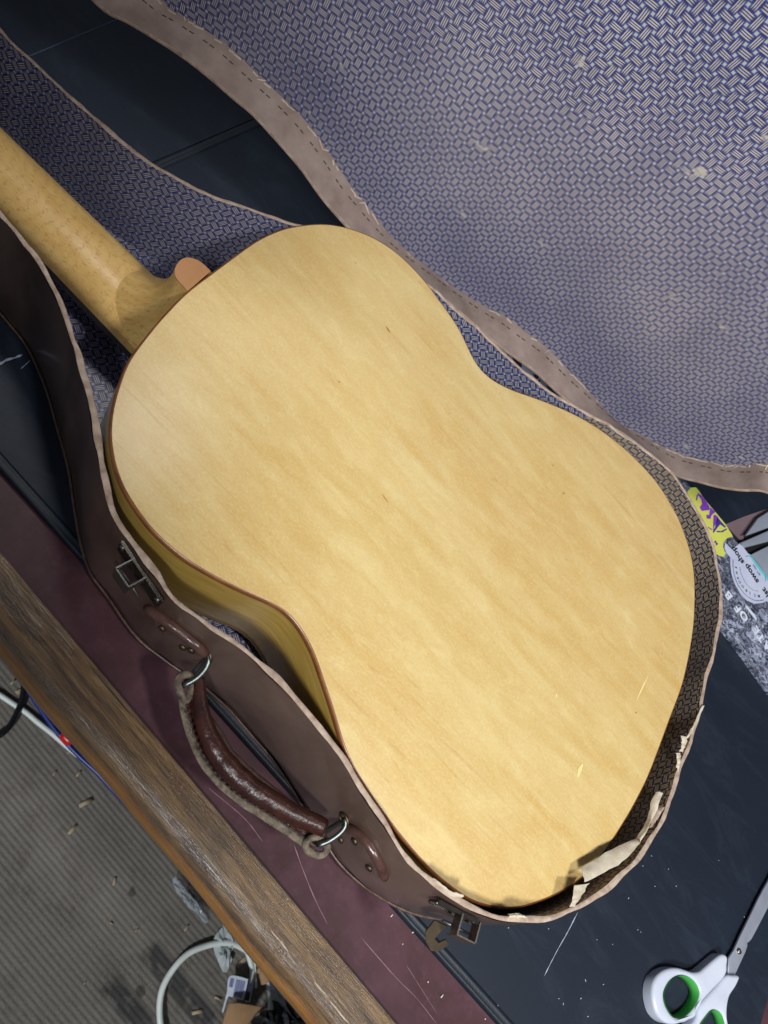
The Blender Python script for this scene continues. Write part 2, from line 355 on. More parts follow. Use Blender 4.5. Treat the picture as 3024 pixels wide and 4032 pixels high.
def metal(name, c, rough=0.3): return plain(name, c, tuple(x*0.7 for x in c), 120, rough, 0.05, 400, Metallic=1.0)
def clear_plastic():
    t = NT('clear_plastic_film'); t.bump(t.noise(t.coord(), 90, 3), 0.6, 0.004)
    return t.set(s2l((205, 215, 225)), 0.12, Alpha=0.42, Specular_IOR_Level=0.8)

# floor heights and stain marks used by several builders
ZF = -0.85
def FL(u, v, dz=0.004): return P(u, v, ZF+dz)
STAINS = []
for a, b in (((560, 3745), (790, 3985)), ((420, 3860), (540, 4032))):
    p, q = FL(*a), FL(*b); STAINS.append((min(p[0], q[0]), max(p[0], q[0])+0.02, min(p[1], q[1])-0.012, max(p[1], q[1])+0.012))

M = dict(
    weave_lid=weave('lining_paper_lid', R(0), 0.63), weave_floor=weave('lining_paper_floor', R(20), 0.62),
    weave_wall=weave('lining_paper_wall', R(45), 0.70), weave_tail=weave('lining_paper_tail', R(8), 0.66, ((196, 178, 152), (222, 204, 176)), ((50, 50, 78), (66, 62, 84)), (52, 46, 56)),
    back=guitar_wood('guitar_back_veneer'), side=side_wood(), neck=neck_wood(),
    binding=plain('binding_brown', s2l((138, 88, 48)), s2l((108, 64, 34)), 90, 0.3),
    cap=plain('heel_cap_tan', s2l((170, 120, 74)), s2l((158, 110, 66)), 60, 0.5),
    ebony=plain('fretboard_black', s2l((30, 28, 30)), s2l((18, 17, 20)), 80, 0.4),
    oak=bench_wood(), burgundy=leather_top(), mat=mat_mat(), brown=leatherette(),
    hem=plain('mat_hem', s2l((22, 34, 46)), s2l((15, 24, 34)), 200, 0.5, 0.2, 700),
    board=plain('raw_board_edge', s2l((194, 174, 156)), s2l((142, 118, 102)), 130, 0.9, 0.5, 420),
    pale=plain('pale_paper', s2l((214, 204, 184)), s2l((182, 168, 146)), 90, 0.85, 0.3, 300),
    band=plain('lid_band_card', s2l((142, 126, 118)), s2l((116, 98, 90)), 45, 0.8, 0.3, 260),
    thread=plain('stitch_thread', s2l((84, 70, 64)), s2l((58, 48, 44)), 300, 0.9),
    dust=plain('pale_dust', s2l((224, 220, 212)), s2l((190, 186, 178)), 300, 0.9),
    strap=plain('handle_leather', s2l((70, 36, 28)), s2l((40, 21, 18)), 70, 0.3, 0.5, 330),
    cord=plain('cord_leather', s2l((92, 66, 58)), s2l((68, 44, 38)), 90, 0.25, 0.2, 300), raw=plain('raw_leather_edge', s2l((140, 126, 108)), s2l((58, 49, 42)), 190, 0.95, 0.35, 300),
    steel=metal('ring_steel', s2l((136, 144, 140)), 0.42), nickel=metal('latch_nickel', s2l((150, 146, 138)), 0.36),
    darkmetal=metal('latch_plate', s2l((96, 92, 86)), 0.3), bronze=metal('hasp_bronze', s2l((112, 98, 80)), 0.5), blade=plain('blade_steel', s2l((186, 190, 204)), s2l((170, 174, 188)), 60, 0.42, Metallic=0.55),
    white=plain('white_plastic', s2l((206, 212, 226)), s2l((192, 198, 214)), 30, 0.32, Coat_Weight=0.2),
    green=plain('green_rubber', s2l((84, 190, 90)), s2l((72, 172, 78)), 40, 0.5),
    carpet=carpet(), cablew=plain('white_cable', s2l((228, 234, 228)), s2l((210, 218, 212)), 40, 0.4),
    cableb=plain('black_cable', s2l((22, 24, 30)), s2l((14, 15, 20)), 60, 0.35), cableu=plain('blue_cable', s2l((30, 52, 140)), s2l((20, 36, 104)), 60, 0.35),
    red=plain('red_plastic', s2l((220, 30, 30)), s2l((180, 20, 24)), 50, 0.3), film=clear_plastic(),
    card=plain('brown_cardboard', s2l((168, 134, 96)), s2l((150, 116, 82)), 50, 0.8), black=plain('black_cloth', s2l((34, 36, 42)), s2l((20, 21, 26)), 40, 0.7),
    ink=plain('print_black', s2l((30, 30, 38)), s2l((40, 40, 50)), 90, 0.5), inkw=plain('print_white', s2l((226, 232, 244)), s2l((206, 214, 230)), 90, 0.5),
    yellow=plain('sticker_yellow', s2l((222, 224, 104)), s2l((212, 214, 92)), 60, 0.4), purple=plain('sticker_purple', s2l((138, 66, 190)), s2l((124, 56, 178)), 60, 0.4),
    indigo=plain('sticker_indigo', s2l((72, 56, 152)), s2l((64, 48, 140)), 60, 0.4), paper=plain('sticker_white', s2l((206, 210, 232)), s2l((190, 196, 222)), 60, 0.4),
    cyan=plain('sticker_cyan_edge', s2l((110, 214, 214)), s2l((90, 200, 206)), 60, 0.4), printblue=plain('tag_print', s2l((150, 156, 190)), s2l((130, 136, 176)), 60, 0.5),
    greymetal=plain('grey_painted_metal', s2l((150, 156, 170)), s2l((138, 144, 158)), 40, 0.4), pinkgrey=plain('pinkish_board', s2l((128, 108, 112)), s2l((116, 96, 102)), 30, 0.7),
    dark=plain('dark_shelf', s2l((20, 20, 24)), s2l((12, 12, 15)), 20, 0.7), darkwood=plain('dark_cabinet', s2l((34, 30, 32)), s2l((24, 22, 24)), 20, 0.6),
)
def marbled():
    t = NT('marbled_black_film'); v = t.coord(); a = t.noise(v, 130, 6, 0.75, 1.5); b = t.noise(v, 30, 4, 0.6)
    m = t.math('MULTIPLY', t.ramp(a, 0.44, 0.62), t.ramp(b, 0.25, 0.6)); c = t.mix(m, s2l((50, 52, 68)), s2l((190, 198, 222))); t.bump(a, 0.3, 0.001)
    return t.set(c, 0.3)
M['marble'] = marbled(); M['bare'] = plain('bare_wood', s2l((240, 222, 160)), s2l((226, 200, 130)), 200, 0.6); M['dent'] = plain('dent_brown', s2l((176, 122, 60)), s2l((158, 104, 50)), 200, 0.5)

# ================================================================== SETTING: floor and bench
mb = MB(); rows = []; pitch = 0.0086
ys = np.arange(-0.75, 0.75, pitch)
prof = []
for y in ys:
    for k, hz in ((0.0, -0.0013), (0.24, 0.0), (0.5, 0.0004), (0.76, 0.0)): prof.append((y+k*pitch, ZF+hz))
rows = [[(x, y, z) for y, z in prof] for x in np.linspace(-1.6, 1.8, 12)]
mb.loft(rows); fl = mb.build('floor', M['carpet'], None); fl['kind'] = 'structure'
fl['label'] = 'grey ribbed carpet floor below the bench'

YL = 0.145                                                            # line where the oak nosing meets the burgundy top
bench = empty('workbench', (0.0, YL, ZF), 'worn workbench with burgundy top and rounded oak front edge', 'workbench')
m = MB(); m.box((0.1, (YL+1.25)/2, -0.023), (1.7, 0, 0), (0, (1.25-YL)/2, 0), (0, 0, 0.018)); m.build('bench_top', M['burgundy'], bench, smooth_=False)
pr = [(YL-0.0008, 0.0)]
pr += [(0.124-0.019*math.sin(R(a)), -0.019+0.019*math.cos(R(a))) for a in range(0, 181, 10)] + [(YL-0.0008, -0.038)]
xs = np.linspace(-1.6, 1.8, 240); rows = []
for x in xs:
    jz = 0.0006*math.sin(x*23)+0.0004*math.sin(x*61+1)
    rows.append([(x, y+(jz if 0 < k < len(pr)-1 else 0), z-0.0008) for k, (y, z) in enumerate(pr)])
m = MB(); m.loft(rows); m.build('nosing', M['oak'], bench)
m = MB(); m.box((0.1, 0.70, -0.46), (1.65, 0, 0), (0, 0.25, 0), (0, 0, 0.39)); m.build('cabinet', M['darkwood'], bench, smooth_=False)  # cabinet body in plain dark wood
# scratches in the burgundy top
m = MB()
def scratch(mb_, pts, z, wd):
    pts = smooth(pts, 14); L = [P(u, v, z) for u, v in pts]; a, b = [], []
    for i in range(14):
        t = unit(L[min(i+1, 13)]-L[max(i-1, 0)]); nn = np.cross(t, (0, 0, 1)); ww = wd*(0.35+0.65*rng.random())*(1 if 0 < i < 13 else 0.2)
        a.append(L[i]+nn*ww); b.append(L[i]-nn*ww)
    mb_.loft([a, b])
scratch(m, [(1157, 3325), (1195, 3430), (1240, 3540), (1290, 3640)], -0.0045, 0.0004)
scratch(m, [(1420, 3690), (1560, 3850), (1640, 3930), (1720, 4032)], -0.0045, 0.0003)
scratch(m, [(818, 3100), (960, 3220), (1035, 3315)], -0.0045, 0.0004)
scratch(m, [(1600, 3800), (1720, 3990)], -0.0045, 0.0002)
m.build('scratch', plain('scratch_pink', s2l((160, 122, 132)), s2l((130, 92, 104)), 200, 0.6), bench)

# ------------------------------------------------------------------ navy mats
ya = (P(0, 1848)[1]+P(1459, 3491)[1]+P(1963, 4032)[1])/3
d0, d1 = P(0, 1848), P(1963, 4032); sl = (d1[1]-d0[1])/(d1[0]-d0[0])
fy = lambda x: d0[1]+sl*(x-d0[0])
h0, h1 = P(610*0.6028, 1030), P(1000, 470); h0 = P(610, 638)
hd = unit((h1-h0)[:2]); hx = lambda y: h0[0]+(y-h0[1])*hd[0]/hd[1]
xr = P(3012, 3990)[0]; rdir = unit((P(3024, 3930)-P(2995, 4032))[:2]); rx = lambda y: P(2995, 4032)[0]+(y-P(2995, 4032)[1])*rdir[0]/rdir[1]
yb = 0.86
far = [P(u, v)[:2] for u, v in ((3300, 1870), (3024, 2000), (2935, 2030), (2860, 2062), (2790, 2075), (2600, 2040))]
mat_a = empty('bench_mat', (0.1, 0.5, 0.0), 'large dark navy bench mat lying under the guitar case and scissors', 'mat', 'navy mats on the bench')
gap = 0.0012
xl0, xl1 = hx(fy(-0.3)), hx(yb)
e1_, e2_ = P(3200, 2560)[:2], P(2925, 2140)[:2]
_p = P(2995, 4032)[:2]; _k = (fy(_p[0])-_p[1])/(rdir[1]-sl*rdir[0]); ci_ = _p+rdir*_k
matp = [(xl0, fy(xl0)), (0.0, fy(0)), (0.3, fy(.3)), tuple(ci_), tuple(P(3300, 2961)[:2]), tuple(e1_), tuple(e2_), tuple(far[3]), tuple(far[2]), tuple(far[1]), tuple(far[0]), (0.95, 1.16), (0.16, 1.16), (0.10, yb), (xl1, yb)]
slab_xy('mat_sheet', np.array(matp), -0.0048, 0.0, M['mat'], mat_a)
def hem(parent, p0, p1, side, nseg=40):
    """folded stitched border: two soft ridges beside a groove"""
    p0, p1 = np.array(p0), np.array(p1); t = unit(p1-p0); nn = np.array([-t[1], t[0]])*side; mbh = MB(); rows = []
    prof = [(0.0, 0.0), (0.0006, 0.0012), (0.0022, 0.0016), (0.0036, 0.0005), (0.0052, 0.0017), (0.0072, 0.0014), (0.0086, 0.0002)]
    for k in np.linspace(0, 1, nseg):
        b = p0+(p1-p0)*k; rows.append([(*(b+nn*d), h+0.0004*(h > 0)+0.0002*math.sin(k*97)) for d, h in prof])
    mbh.loft(rows); return mbh.build('hem', M['hem'], parent)
hem(mat_a, (xl0, fy(xl0)), (0.42, fy(0.42)), 1)
hem(mat_a, (xl0+0.001, fy(xl0)+0.01), (xl1, yb), -1)
mat_b = empty('bench_mat', (-0.9, 0.5, 0.0), 'second navy mat beyond the seam at the upper left', 'mat', 'navy mats on the bench')
yl = fy(-1.4)
slab_xy('mat_sheet', np.array([(-1.5, fy(-1.5)), (xl0-gap, fy(xl0)), (xl1-gap, yb), (-1.5, yb)]), -0.0048, -0.0003, M['mat'], mat_b)
m = MB(); c0, c1 = P(110, 222), P(500, 60); m.tube([c0+(c1-c0)*k-np.array([0, 0, .0003]) for k in np.linspace(-.4, 1.3, 30)], 0.0009, 6, flat=0.6); m.build('crease', plain('mat_crease', s2l((58, 74, 96)), s2l((44, 58, 78)), 200, 0.5), mat_b)
chalk = plain('chalk_line', s2l((186, 196, 212)), s2l((120, 132, 154)), 300, 0.8)
m = MB(); scratch(m, [(2275, 3592), (2235, 3670), (2190, 3750), (2143, 3843)], 0.0005, 0.00045); m.build('chalk_mark', chalk, mat_a)
m = MB(); scratch(m, [(-10, 1440), (25, 1418), (60, 1408), (88, 1396)], 0.0005, 0.0011); scratch(m, [(82, 1452), (120, 1418)], 0.0005, 0.0004); m.build('chalk_mark', chalk, mat_b)
# specks of sawdust on the mat
m = MB()
def fleck(mb_, u, v, z, L, wd, ang):
    c = P(u, v, z); a = np.array([math.cos(ang), math.sin(ang), 0]); b = np.array([-a[1], a[0], 0])
    mb_.box(c+np.array([0, 0, wd*0.5]), a*L, b*wd, np.array([0, 0, wd*0.5]))
for u, v, L in ((2565, 3370, .0010), (2531, 3409, .0006), (2632, 3422, .0008), (2578, 3490, .0006), (2662, 3489, .001), (2475, 3536, .0014), (2511, 3661, .0006), (2523, 3670, .0006), (2412, 3718, .0005), (2376, 3876, .0006),
                (2305, 3860, .0016), (2218, 3952, .0015), (2287, 3931, .001), (2200, 3932, .0006), (2315, 4002, .0012), (2375, 3876, .0007), (1783, 3801, .0012), (2160, 3657, .0008), (2002, 3653, .0007), (2930, 3610, .0007), (2830, 3388, .0006), (2350, 3700, .0005), (2600, 3900, .0005), (1960, 3960, .001)):
    fleck(m, u, v, 0.0003, L*0.55, 0.0002+0.0001*rng.random(), rng.random()*3.1)
for u, v, L in ((1628, 3670, .0018), (1542, 3605, .0015), (1740, 3922, .0018), (1685, 3866, .0008), (1585, 3717, .0005), (1426, 3470, .0005), (1910, 4012, .0006)):
    fleck(m, u, v, -0.0045, L*0.8, 0.0004, 1.0+rng.random())
s = m.build('sawdust', M['dust']); s['kind'] = 'stuff'; s['label'] = 'pale specks of sawdust scattered over the navy mat and burgundy top'; s['category'] = 'sawdust'

# ================================================================== GUITAR CASE
HR = 0.098; TW = 0.0037
front = [(0, 845), (48, 899), (102, 965), (145, 1013), (193, 1092), (223, 1158), (259, 1242), (289, 1339), (313, 1423), (338, 1502), (362, 1592), (374, 1658), (385, 1734), (404, 1843), (418, 1913), (440, 1989), (467, 2060), (499, 2103), (543, 2157), (595, 2235), (662, 2328), (722, 2388), (782, 2430), (843, 2479), (903, 2515), (963, 2557), (1023, 2611), (1084, 2666), (1144, 2732), (1204, 2804), (1264, 2870), (1323, 2946), (1384, 3042), (1444, 3139), (1504, 3229), (1578, 3350), (1641, 3421), (1719, 3488), (1813, 3548), (1892, 3588), (1970, 3612),
         (2048, 3622), (2127, 3618), (2205, 3602), (2284, 3566), (2362, 3520), (2440, 3453), (2515, 3370), (2588, 3262), (2640, 3148), (2688, 3008), (2727, 2892), (2760, 2776), (2785, 2650), (2808, 2580), (2823, 2512), (2834, 2450), (2838, 2376), (2832, 2286), (2820, 2206), (2796, 2127), (2766, 2055), (2735, 1990), (2700, 1935), (2650, 1875), (2603, 1822), (2530, 1766), (2458, 1712), (2386, 1670), (2325, 1637), (2265, 1602), (2205, 1566), (2150, 1531), (2085, 1478), (2010, 1421), (1950, 1363), (1880, 1293), (1802, 1227), (1723, 1155), (1610, 1075), (1500, 1005), (1380, 945), (1280, 912), (1181, 888), (1090, 862), (1000, 830), (904, 803), (844, 779), (753, 739), (663, 688), (573, 628), (482, 561), (392, 483), (338, 435), (259, 369), (199, 314), (127, 242), (72, 194), (0, 120)]
RIMW = [P(u, v, HR)[:2] for u, v in front]
ext = [np.array(x) for x in ((-0.60, 0.372), (-0.74, 0.375), (-0.79, 0.35), (-0.80, 0.31), (-0.79, 0.275), (-0.74, 0.255), (-0.60, 0.252), (-0.45, 0.253))]
loop = lowpass(smooth(np.array(RIMW+ext), 520, True), 2)
NR = len(loop); tng = np.roll(loop, -1, 0)-np.roll(loop, 1, 0); tng /= np.linalg.norm(tng, axis=1)[:, None]
area = np.sum(loop[:, 0]*np.roll(loop[:, 1], -1)-np.roll(loop[:, 0], -1)*loop[:, 1]); OUT = np.stack([tng[:, 1], -tng[:, 0]], 1)*(1 if area > 0 else -1)
arc = np.r_[0, np.cumsum(np.linalg.norm(np.diff(loop, axis=0), axis=1))]
def nz1(n, k, amp):
    a = rng.normal(size=n)
    for _ in range(k): a = (np.roll(a, 1)+2*a+np.roll(a, -1))/4
    return a/a.std()*amp
outer = loop+OUT*TW/2; inner = loop-OUT*TW/2
j1, j2, j3 = nz1(NR, 2, 0.00035), nz1(NR, 2, 0.00045), nz1(NR, 3, 0.0006)
case = empty('guitar_case', (0.0, 0.36, 0.0), 'open brown guitar case lined with blue basket-weave paper, lid standing behind', 'guitar case')
# outer wall and bottom
m = MB(); bulge = [(0.0, -0.003, 0.002), (0.0, 0.0, 0.006), (0.15, 0.0018, 0), (0.5, 0.0026, 0), (0.85, 0.0012, 0), (1.0, 0.0, -0.0006)]
rows = []
for t_, o_, dz in bulge: rows.append([(*(outer[i]+OUT[i]*(o_+0.0006*math.sin(arc[i]*60+t_*4))+OUT[i]*(j1[i] if t_ > .9 else 0)), t_*(HR)+dz+(j3[i] if t_ > .9 else 0)) for i in range(NR)])
m.loft(rows, closed=True); m.build('outer_wall', M['brown'], case)
# welt along the bottom edge
m = MB(); m.tube([(*(outer[i]+OUT[i]*(0.0006)), 0.0018) for i in range(NR)], 0.0012, 6, closed=True); m.build('bottom_welt', plain('welt_brown', s2l((112, 86, 78)), s2l((62, 44, 38)), 160, 0.35), case)
# torn board rim
m = MB(); rows = []
for t_ in (0, 0.25, 0.5, 0.75, 1.0):
    rows.append([(*(outer[i]*(1-t_)+inner[i]*t_+OUT[i]*(j1[i]*(1-t_)-j2[i]*t_)), HR+j3[i]+(0.0 if t_ in (0, 1) else 0.0007)+rng.normal()*0.00018) for i in range(NR)])
m.loft(rows, closed=True); m.build('torn_rim', M['board'], case)
# inner lining: far and neck wall, tail wall, front wall
def seg(name, i0, i1, material):
    idx = [k % NR for k in range(i0, i1+1)]; rows, uvs = [], []; s0 = 0; S = []
    for a, k in enumerate(idx):
        if a: s0 += np.linalg.norm(loop[k]-loop[idx[a-1]])
        S.append(s0)
    for t_ in (0.02, 0.3, 0.65, 1.0):
        rows.append([(*(inner[k]-OUT[k]*(j2[k] if t_ == 1 else 0)), t_*HR+(j3[k] if t_ == 1 else 0)) for k in idx]); uvs.append([(q, t_*HR) for q in S])
    m_ = MB(); m_.loft(rows, uvs=uvs); return m_.build(name, material, case, uv=m_.uv)
near = lambda u, v: int(np.argmin(np.linalg.norm(loop-P(u, v, HR)[:2], axis=1)))
iA, iB, iC = near(1900, 3590), near(2320, 1634), NR
seg('front_lining', 0, iA, M['weave_wall']); seg('tail_lining', iA, iB, M['weave_tail']); seg('far_lining', iB, NR, M['weave_wall'])
# floor of the case
vo, fo = tri_fill(inner[::2]); m = MB(); m.add(np.c_[vo, np.full(len(vo), 0.006)], fo, vo); m.build('floor_lining', M['weave_floor'], case, uv=m.uv)
vo, fo = tri_fill(outer[::2]); m = MB(); m.add(np.c_[vo, np.full(len(vo), 0.0012)], fo); m.build('bottom', M['brown'], case)

def wallpt(u, v, off=0.0, zmin=-0.01):
    """where the sight line through a photo pixel meets the outside of the front wall"""
    r = ray(u, v); best = None
    for i in range(NR):
        a, b = outer[i], outer[(i+1) % NR]; nn = np.array([*OUT[i], 0.0])
        if np.dot(r, nn) >= -1e-6: continue
        s_ = np.dot(np.array([*a, 0])-CAM, nn)/np.dot(r, nn); q_ = CAM+r*s_
        k = np.dot(q_[:2]-a, b-a)/np.dot(b-a, b-a)
        if -0.05 <= k <= 1.05 and zmin <= q_[2] <= HR+0.01 and (best is None or s_ < best[0]): best = (s_, q_, nn, np.array([*unit(b-a), 0]))
    if best is None: return None
    return best[1]+best[2]*off, best[2], best[3]
# handle mounts: teardrop leather pads with a raised cord edge and rivets
def mount(ridge, pad, rivets, rr):
    W = lambda q, off: (lambda x: x[0] if x else None)(wallpt(*q, off))
    pts = [x for x in (W(q, 0.0035) for q in smooth(pad, 26, True)) if x is not None]
    c = np.mean(pts, 0); nn = wallpt(*np.mean(pad, 0))[1]; mm = MB()
    n_ = len(pts); base = [p-nn*0.004 for p in pts]; topi = [c+(p-c)*0.9+nn*0.0006 for p in pts]
    mm.loft([base, pts, topi], closed=True); mm.add(topi+[c+nn*0.0008], [(k, (k+1) % n_, n_) for k in range(n_)])
    o = mm.build('handle_mount', M['brown'], case)
    rp = [x for x in (W(q, 0.004) for q in smooth(ridge, 20)) if x is not None]
    m2 = MB(); m2.tube(rp, rr*np.array([0.6]+[1.0]*(len(rp)-2)+[0.7]), 10); m2.build('cord_edge', M['cord'], o)
    for q in rivets:
        w_ = wallpt(*q, 0.0044)
        if w_ is None: continue
        p_, n2, t2 = w_; up = np.array([0, 0, 1.]); m3 = MB(); rows = []
        for rad, h in ((0.0030, 0.0), (0.0027, 0.0008), (0.0016, 0.0013), (0.0004, 0.0015)): rows.append([p_+n2*h+rad*(math.cos(a)*t2+math.sin(a)*up) for a in np.linspace(0, 2*math.pi, 12, endpoint=False)])
        m3.loft(rows, closed=True); m3.build('rivet', M['bronze'], o)
    return o
o4 = (300, 1900)
mount(Z(o4, 1.659, [(487, 795), (560, 840), (650, 905), (740, 975), (820, 1040), (868, 1095)]), Z(o4, 1.659, [(490, 800), (560, 860), (680, 950), (790, 1040), (850, 1110), (800, 1140), (720, 1090), (630, 1000), (550, 910)]), Z(o4, 1.659, [(590, 925), (720, 1045), (775, 1065)]), 0.0036)
o6 = (600, 2500)
mount(Z(o6, 1.659, [(1292, 1232), (1360, 1262), (1420, 1320), (1475, 1400), (1520, 1485), (1540, 1555)]), Z(o6, 1.659, [(1235, 1290), (1290, 1245), (1360, 1280), (1430, 1370), (1490, 1470), (1525, 1560), (1480, 1550), (1400, 1470), (1300, 1375)]), Z(o6, 1.659, [(1258, 1312), (1350, 1322), (1442, 1492)]), 0.0036)
# latches
def latch(uv, L, bail0, bail1, name='latch'):
    p_, nn, t = wallpt(*uv, 0.0); up = np.array([0, 0, 1.]); mm = MB()
    mm.box(p_+nn*0.0026, t*L, nn*0.0006, up*0.0062)
    mm.box(p_+nn*0.0030+up*0.0060, t*L*0.96, nn*0.0012, up*0.0006); mm.box(p_+nn*0.0030-up*0.0060, t*L*0.96, nn*0.0010, up*0.0006)
    o = mm.build(name, M['darkmetal'], case, smooth_=False)
    c = p_+t*(bail0+bail1)/2; hw = abs(bail1-bail0)/2; m2 = MB(); D = 0.0125
    for s_ in (-1, 1): m2.box(c+t*hw*s_+nn*(D/2+0.003)+up*0.003, t*0.0005, nn*D/2, up*0.0045)
    m2.box(c+nn*(D+0.003)+up*0.0005, t*hw, nn*0.0005, up*0.0065); m2.build('bail', M['nickel'], o, smooth_=False)
    m3 = MB(); m3.tube([c-t*(hw+0.006)+nn*0.010-up*0.004, c+t*(hw+0.006)+nn*0.010-up*0.004], 0.0010, 8); m3.build('hinge_pin', M['nickel'], o)
    for s_ in (-1, 1):
        q_ = p_+t*L*0.86*s_+nn*0.0034+up*0.001; m4 = MB(); rows = []
        for rad, h in ((0.0024, 0.0), (0.0020, 0.0008), (0.0008, 0.0012)): rows.append([q_+nn*h+rad*(math.cos(a)*t+math.sin(a)*up) for a in np.linspace(0, 2*math.pi, 10, endpoint=False)])
        m4.loft(rows, closed=True); m4.build('rivet', M['nickel'], o)
    return o, c, nn, t
la = latch((566, 2252), 0.023, -0.009, 0.005)
lb = latch((1795, 3572), 0.017, 0.002, 0.016)
for (o_, c_, nn, t) in (lb,):                                       # hanging hasp plate with its hook opening
    up = np.array([0, 0, 1.]); b0 = c_+nn*0.012-up*0.010
    e1 = unit(nn*0.75-up*0.55); e2 = t; sh = -1
    HS = 0.68
    pl = [(-0.002, -0.009), (0.012, -0.010), (0.020, -0.004), (0.026, 0.006), (0.022, 0.014), (0.012, 0.018), (0.010, 0.012), (0.016, 0.008), (0.014, 0.002), (0.004, 0.003), (-0.002, 0.006)]
    pl = [(a*HS, b*HS) for a, b in pl]; vo, fo = tri_fill(pl); m = MB(); nrm = unit(np.cross(e1, e2))
    for s_ in (-1, 1): m.add([b0+e1*a+e2*(b+sh*0.010)+nrm*0.0006*s_ for a, b in vo], fo)
    n_ = len(pl); rr_ = [[b0+e1*a+e2*(b+sh*0.010)+nrm*0.0006*s_ for a, b in pl] for s_ in (-1, 1)]; m.loft(rr_, closed=True)
    m.build('hasp', M['bronze'], o_, smooth_=False)
# handle
ZH = 0.050
hp = lambda pts, n, z=ZH, closed=False: [P(u, v, z) for u, v in smooth(Z(o6, 1.659, pts), n, closed)]
roll = hp([(302, 285), (308, 370), (318, 470), (350, 610), (420, 760), (520, 890), (640, 1000), (780, 1090), (920, 1170), (1040, 1225), (1120, 1262)], 60)
m = MB(); rad = np.interp(np.linspace(0, 1, 60), [0, .12, .3, .5, .7, .9, 1], [.0042, .0048, .0066, .0076, .0075, .0066, .0060])
rad = rad*(1+0.05*np.sin(np.linspace(0, 60, 60))*np.interp(np.linspace(0, 1, 60), [0, .3, .5, .7, 1], [0, .5, 1, .5, 0])); m.tube(roll, rad, 14)
hd_ = m.build('handle', M['strap'], case)
eL = [(190, 400), (208, 520), (256, 680), (326, 830), (428, 960), (566, 1078), (716, 1172), (866, 1268), (985, 1350), (1050, 1395)]
eR = [(330, 440), (352, 520), (428, 620), (506, 750), (625, 870), (765, 990), (905, 1100), (1000, 1150), (1080, 1190), (1130, 1215)]
m = MB(); m.tube(hp(eL, 60, ZH-0.004), np.interp(np.linspace(0, 1, 60), [0, .1, .5, .9, 1], [.0024, .0023, .0026, .0031, .0030])*(1+nz1(60, 4, 0.05)), 12, flat=0.5); m.build('raw_edge', M['raw'], hd_)
m = MB(); m.tube(hp(eR, 60, ZH-0.003), 0.0020*(1+nz1(60, 2, 0.10)), 6, flat=0.9); m.build('stitched_flange', plain('flange_brown', s2l((92, 60, 50)), s2l((60, 38, 34)), 300, 0.6, 0.4, 500), hd_)
m = MB(); A_, B_ = hp(eL, 50, ZH-0.005), hp(eR, 50, ZH-0.005); m.loft([A_, B_]); m.loft([[p-np.array([0, 0, .002]) for p in A_], [p-np.array([0, 0, .002]) for p in B_]]); m.build('strap_back', M['strap'], hd_)
m = MB(); m.tube(hp([(165, 305), (178, 272), (215, 258), (252, 272), (266, 315), (250, 370), (222, 430), (196, 400), (172, 350)], 36, ZH-0.002, True), 0.0026*(1+nz1(36, 3, 0.06)), 8, closed=True, flat=1.3); m.build('strap_loop', M['raw'], hd_)
m = MB(); m.tube(hp([(1000, 1360), (1040, 1325), (1090, 1325), (1130, 1352), (1140, 1400), (1112, 1436), (1062, 1432), (1010, 1400)], 36, ZH-0.002, True), 0.0026*(1+nz1(36, 3, 0.06)), 8, closed=True, flat=1.3); m.build('strap_loop', M['raw'], hd_)
m = MB(); st = hp([(x+22, y-14) for x, y in eL], 64, ZH+0.001)
for k in range(2, 60):
    if k % 2: t = unit(st[k+1]-st[k]); m.box((st[k]+st[k+1])/2, (st[k+1]-st[k])*0.42, np.cross(t, (0, 0, 1))*0.0005, (0, 0, 0.0008))
m.build('stitching', M['thread'], hd_, kind='stuff')
for arcp in ([(374, 138), (366, 182), (342, 230), (300, 275), (255, 306), (214, 326)], [(1266, 1212), (1262, 1248), (1232, 1290), (1184, 1328), (1135, 1356), (1094, 1370)]):
    q = smooth(Z(o6, 1.659, arcp), 18); a = [P(u, v, np.interp(k, [0, 17], [0.062, 0.052])) for k, (u, v) in enumerate(q)]
    c = (a[0]+a[-1])/2; ax = unit(a[-1]-a[0]); half = np.linalg.norm(a[-1]-a[0])/2
    low = [c+ax*half*math.cos(th)-np.array([0, 0, 1])*0.016*math.sin(th) for th in np.linspace(0, math.pi, 16)[1:-1]]
    m = MB(); m.tube(a+low, 0.00175, 10, closed=True); m.build('ring', M['steel'], hd_)
    w_ = wallpt(*q[0], 0.003); p_ = a[0]; m = MB()
    wp = [p_+0.0048*(math.cos(th)*unit(np.array([OUT[0][0]*0+0.7, -0.3, 0]))+math.sin(th)*np.array([0, 0, 1]))-np.array([0.001, 0, 0.002]) for th in np.linspace(0, 2*math.pi, 16, endpoint=False)]
    m.tube(wp, 0.0011, 6, closed=True); m.build('ring_eye', M['bronze'], hd_)
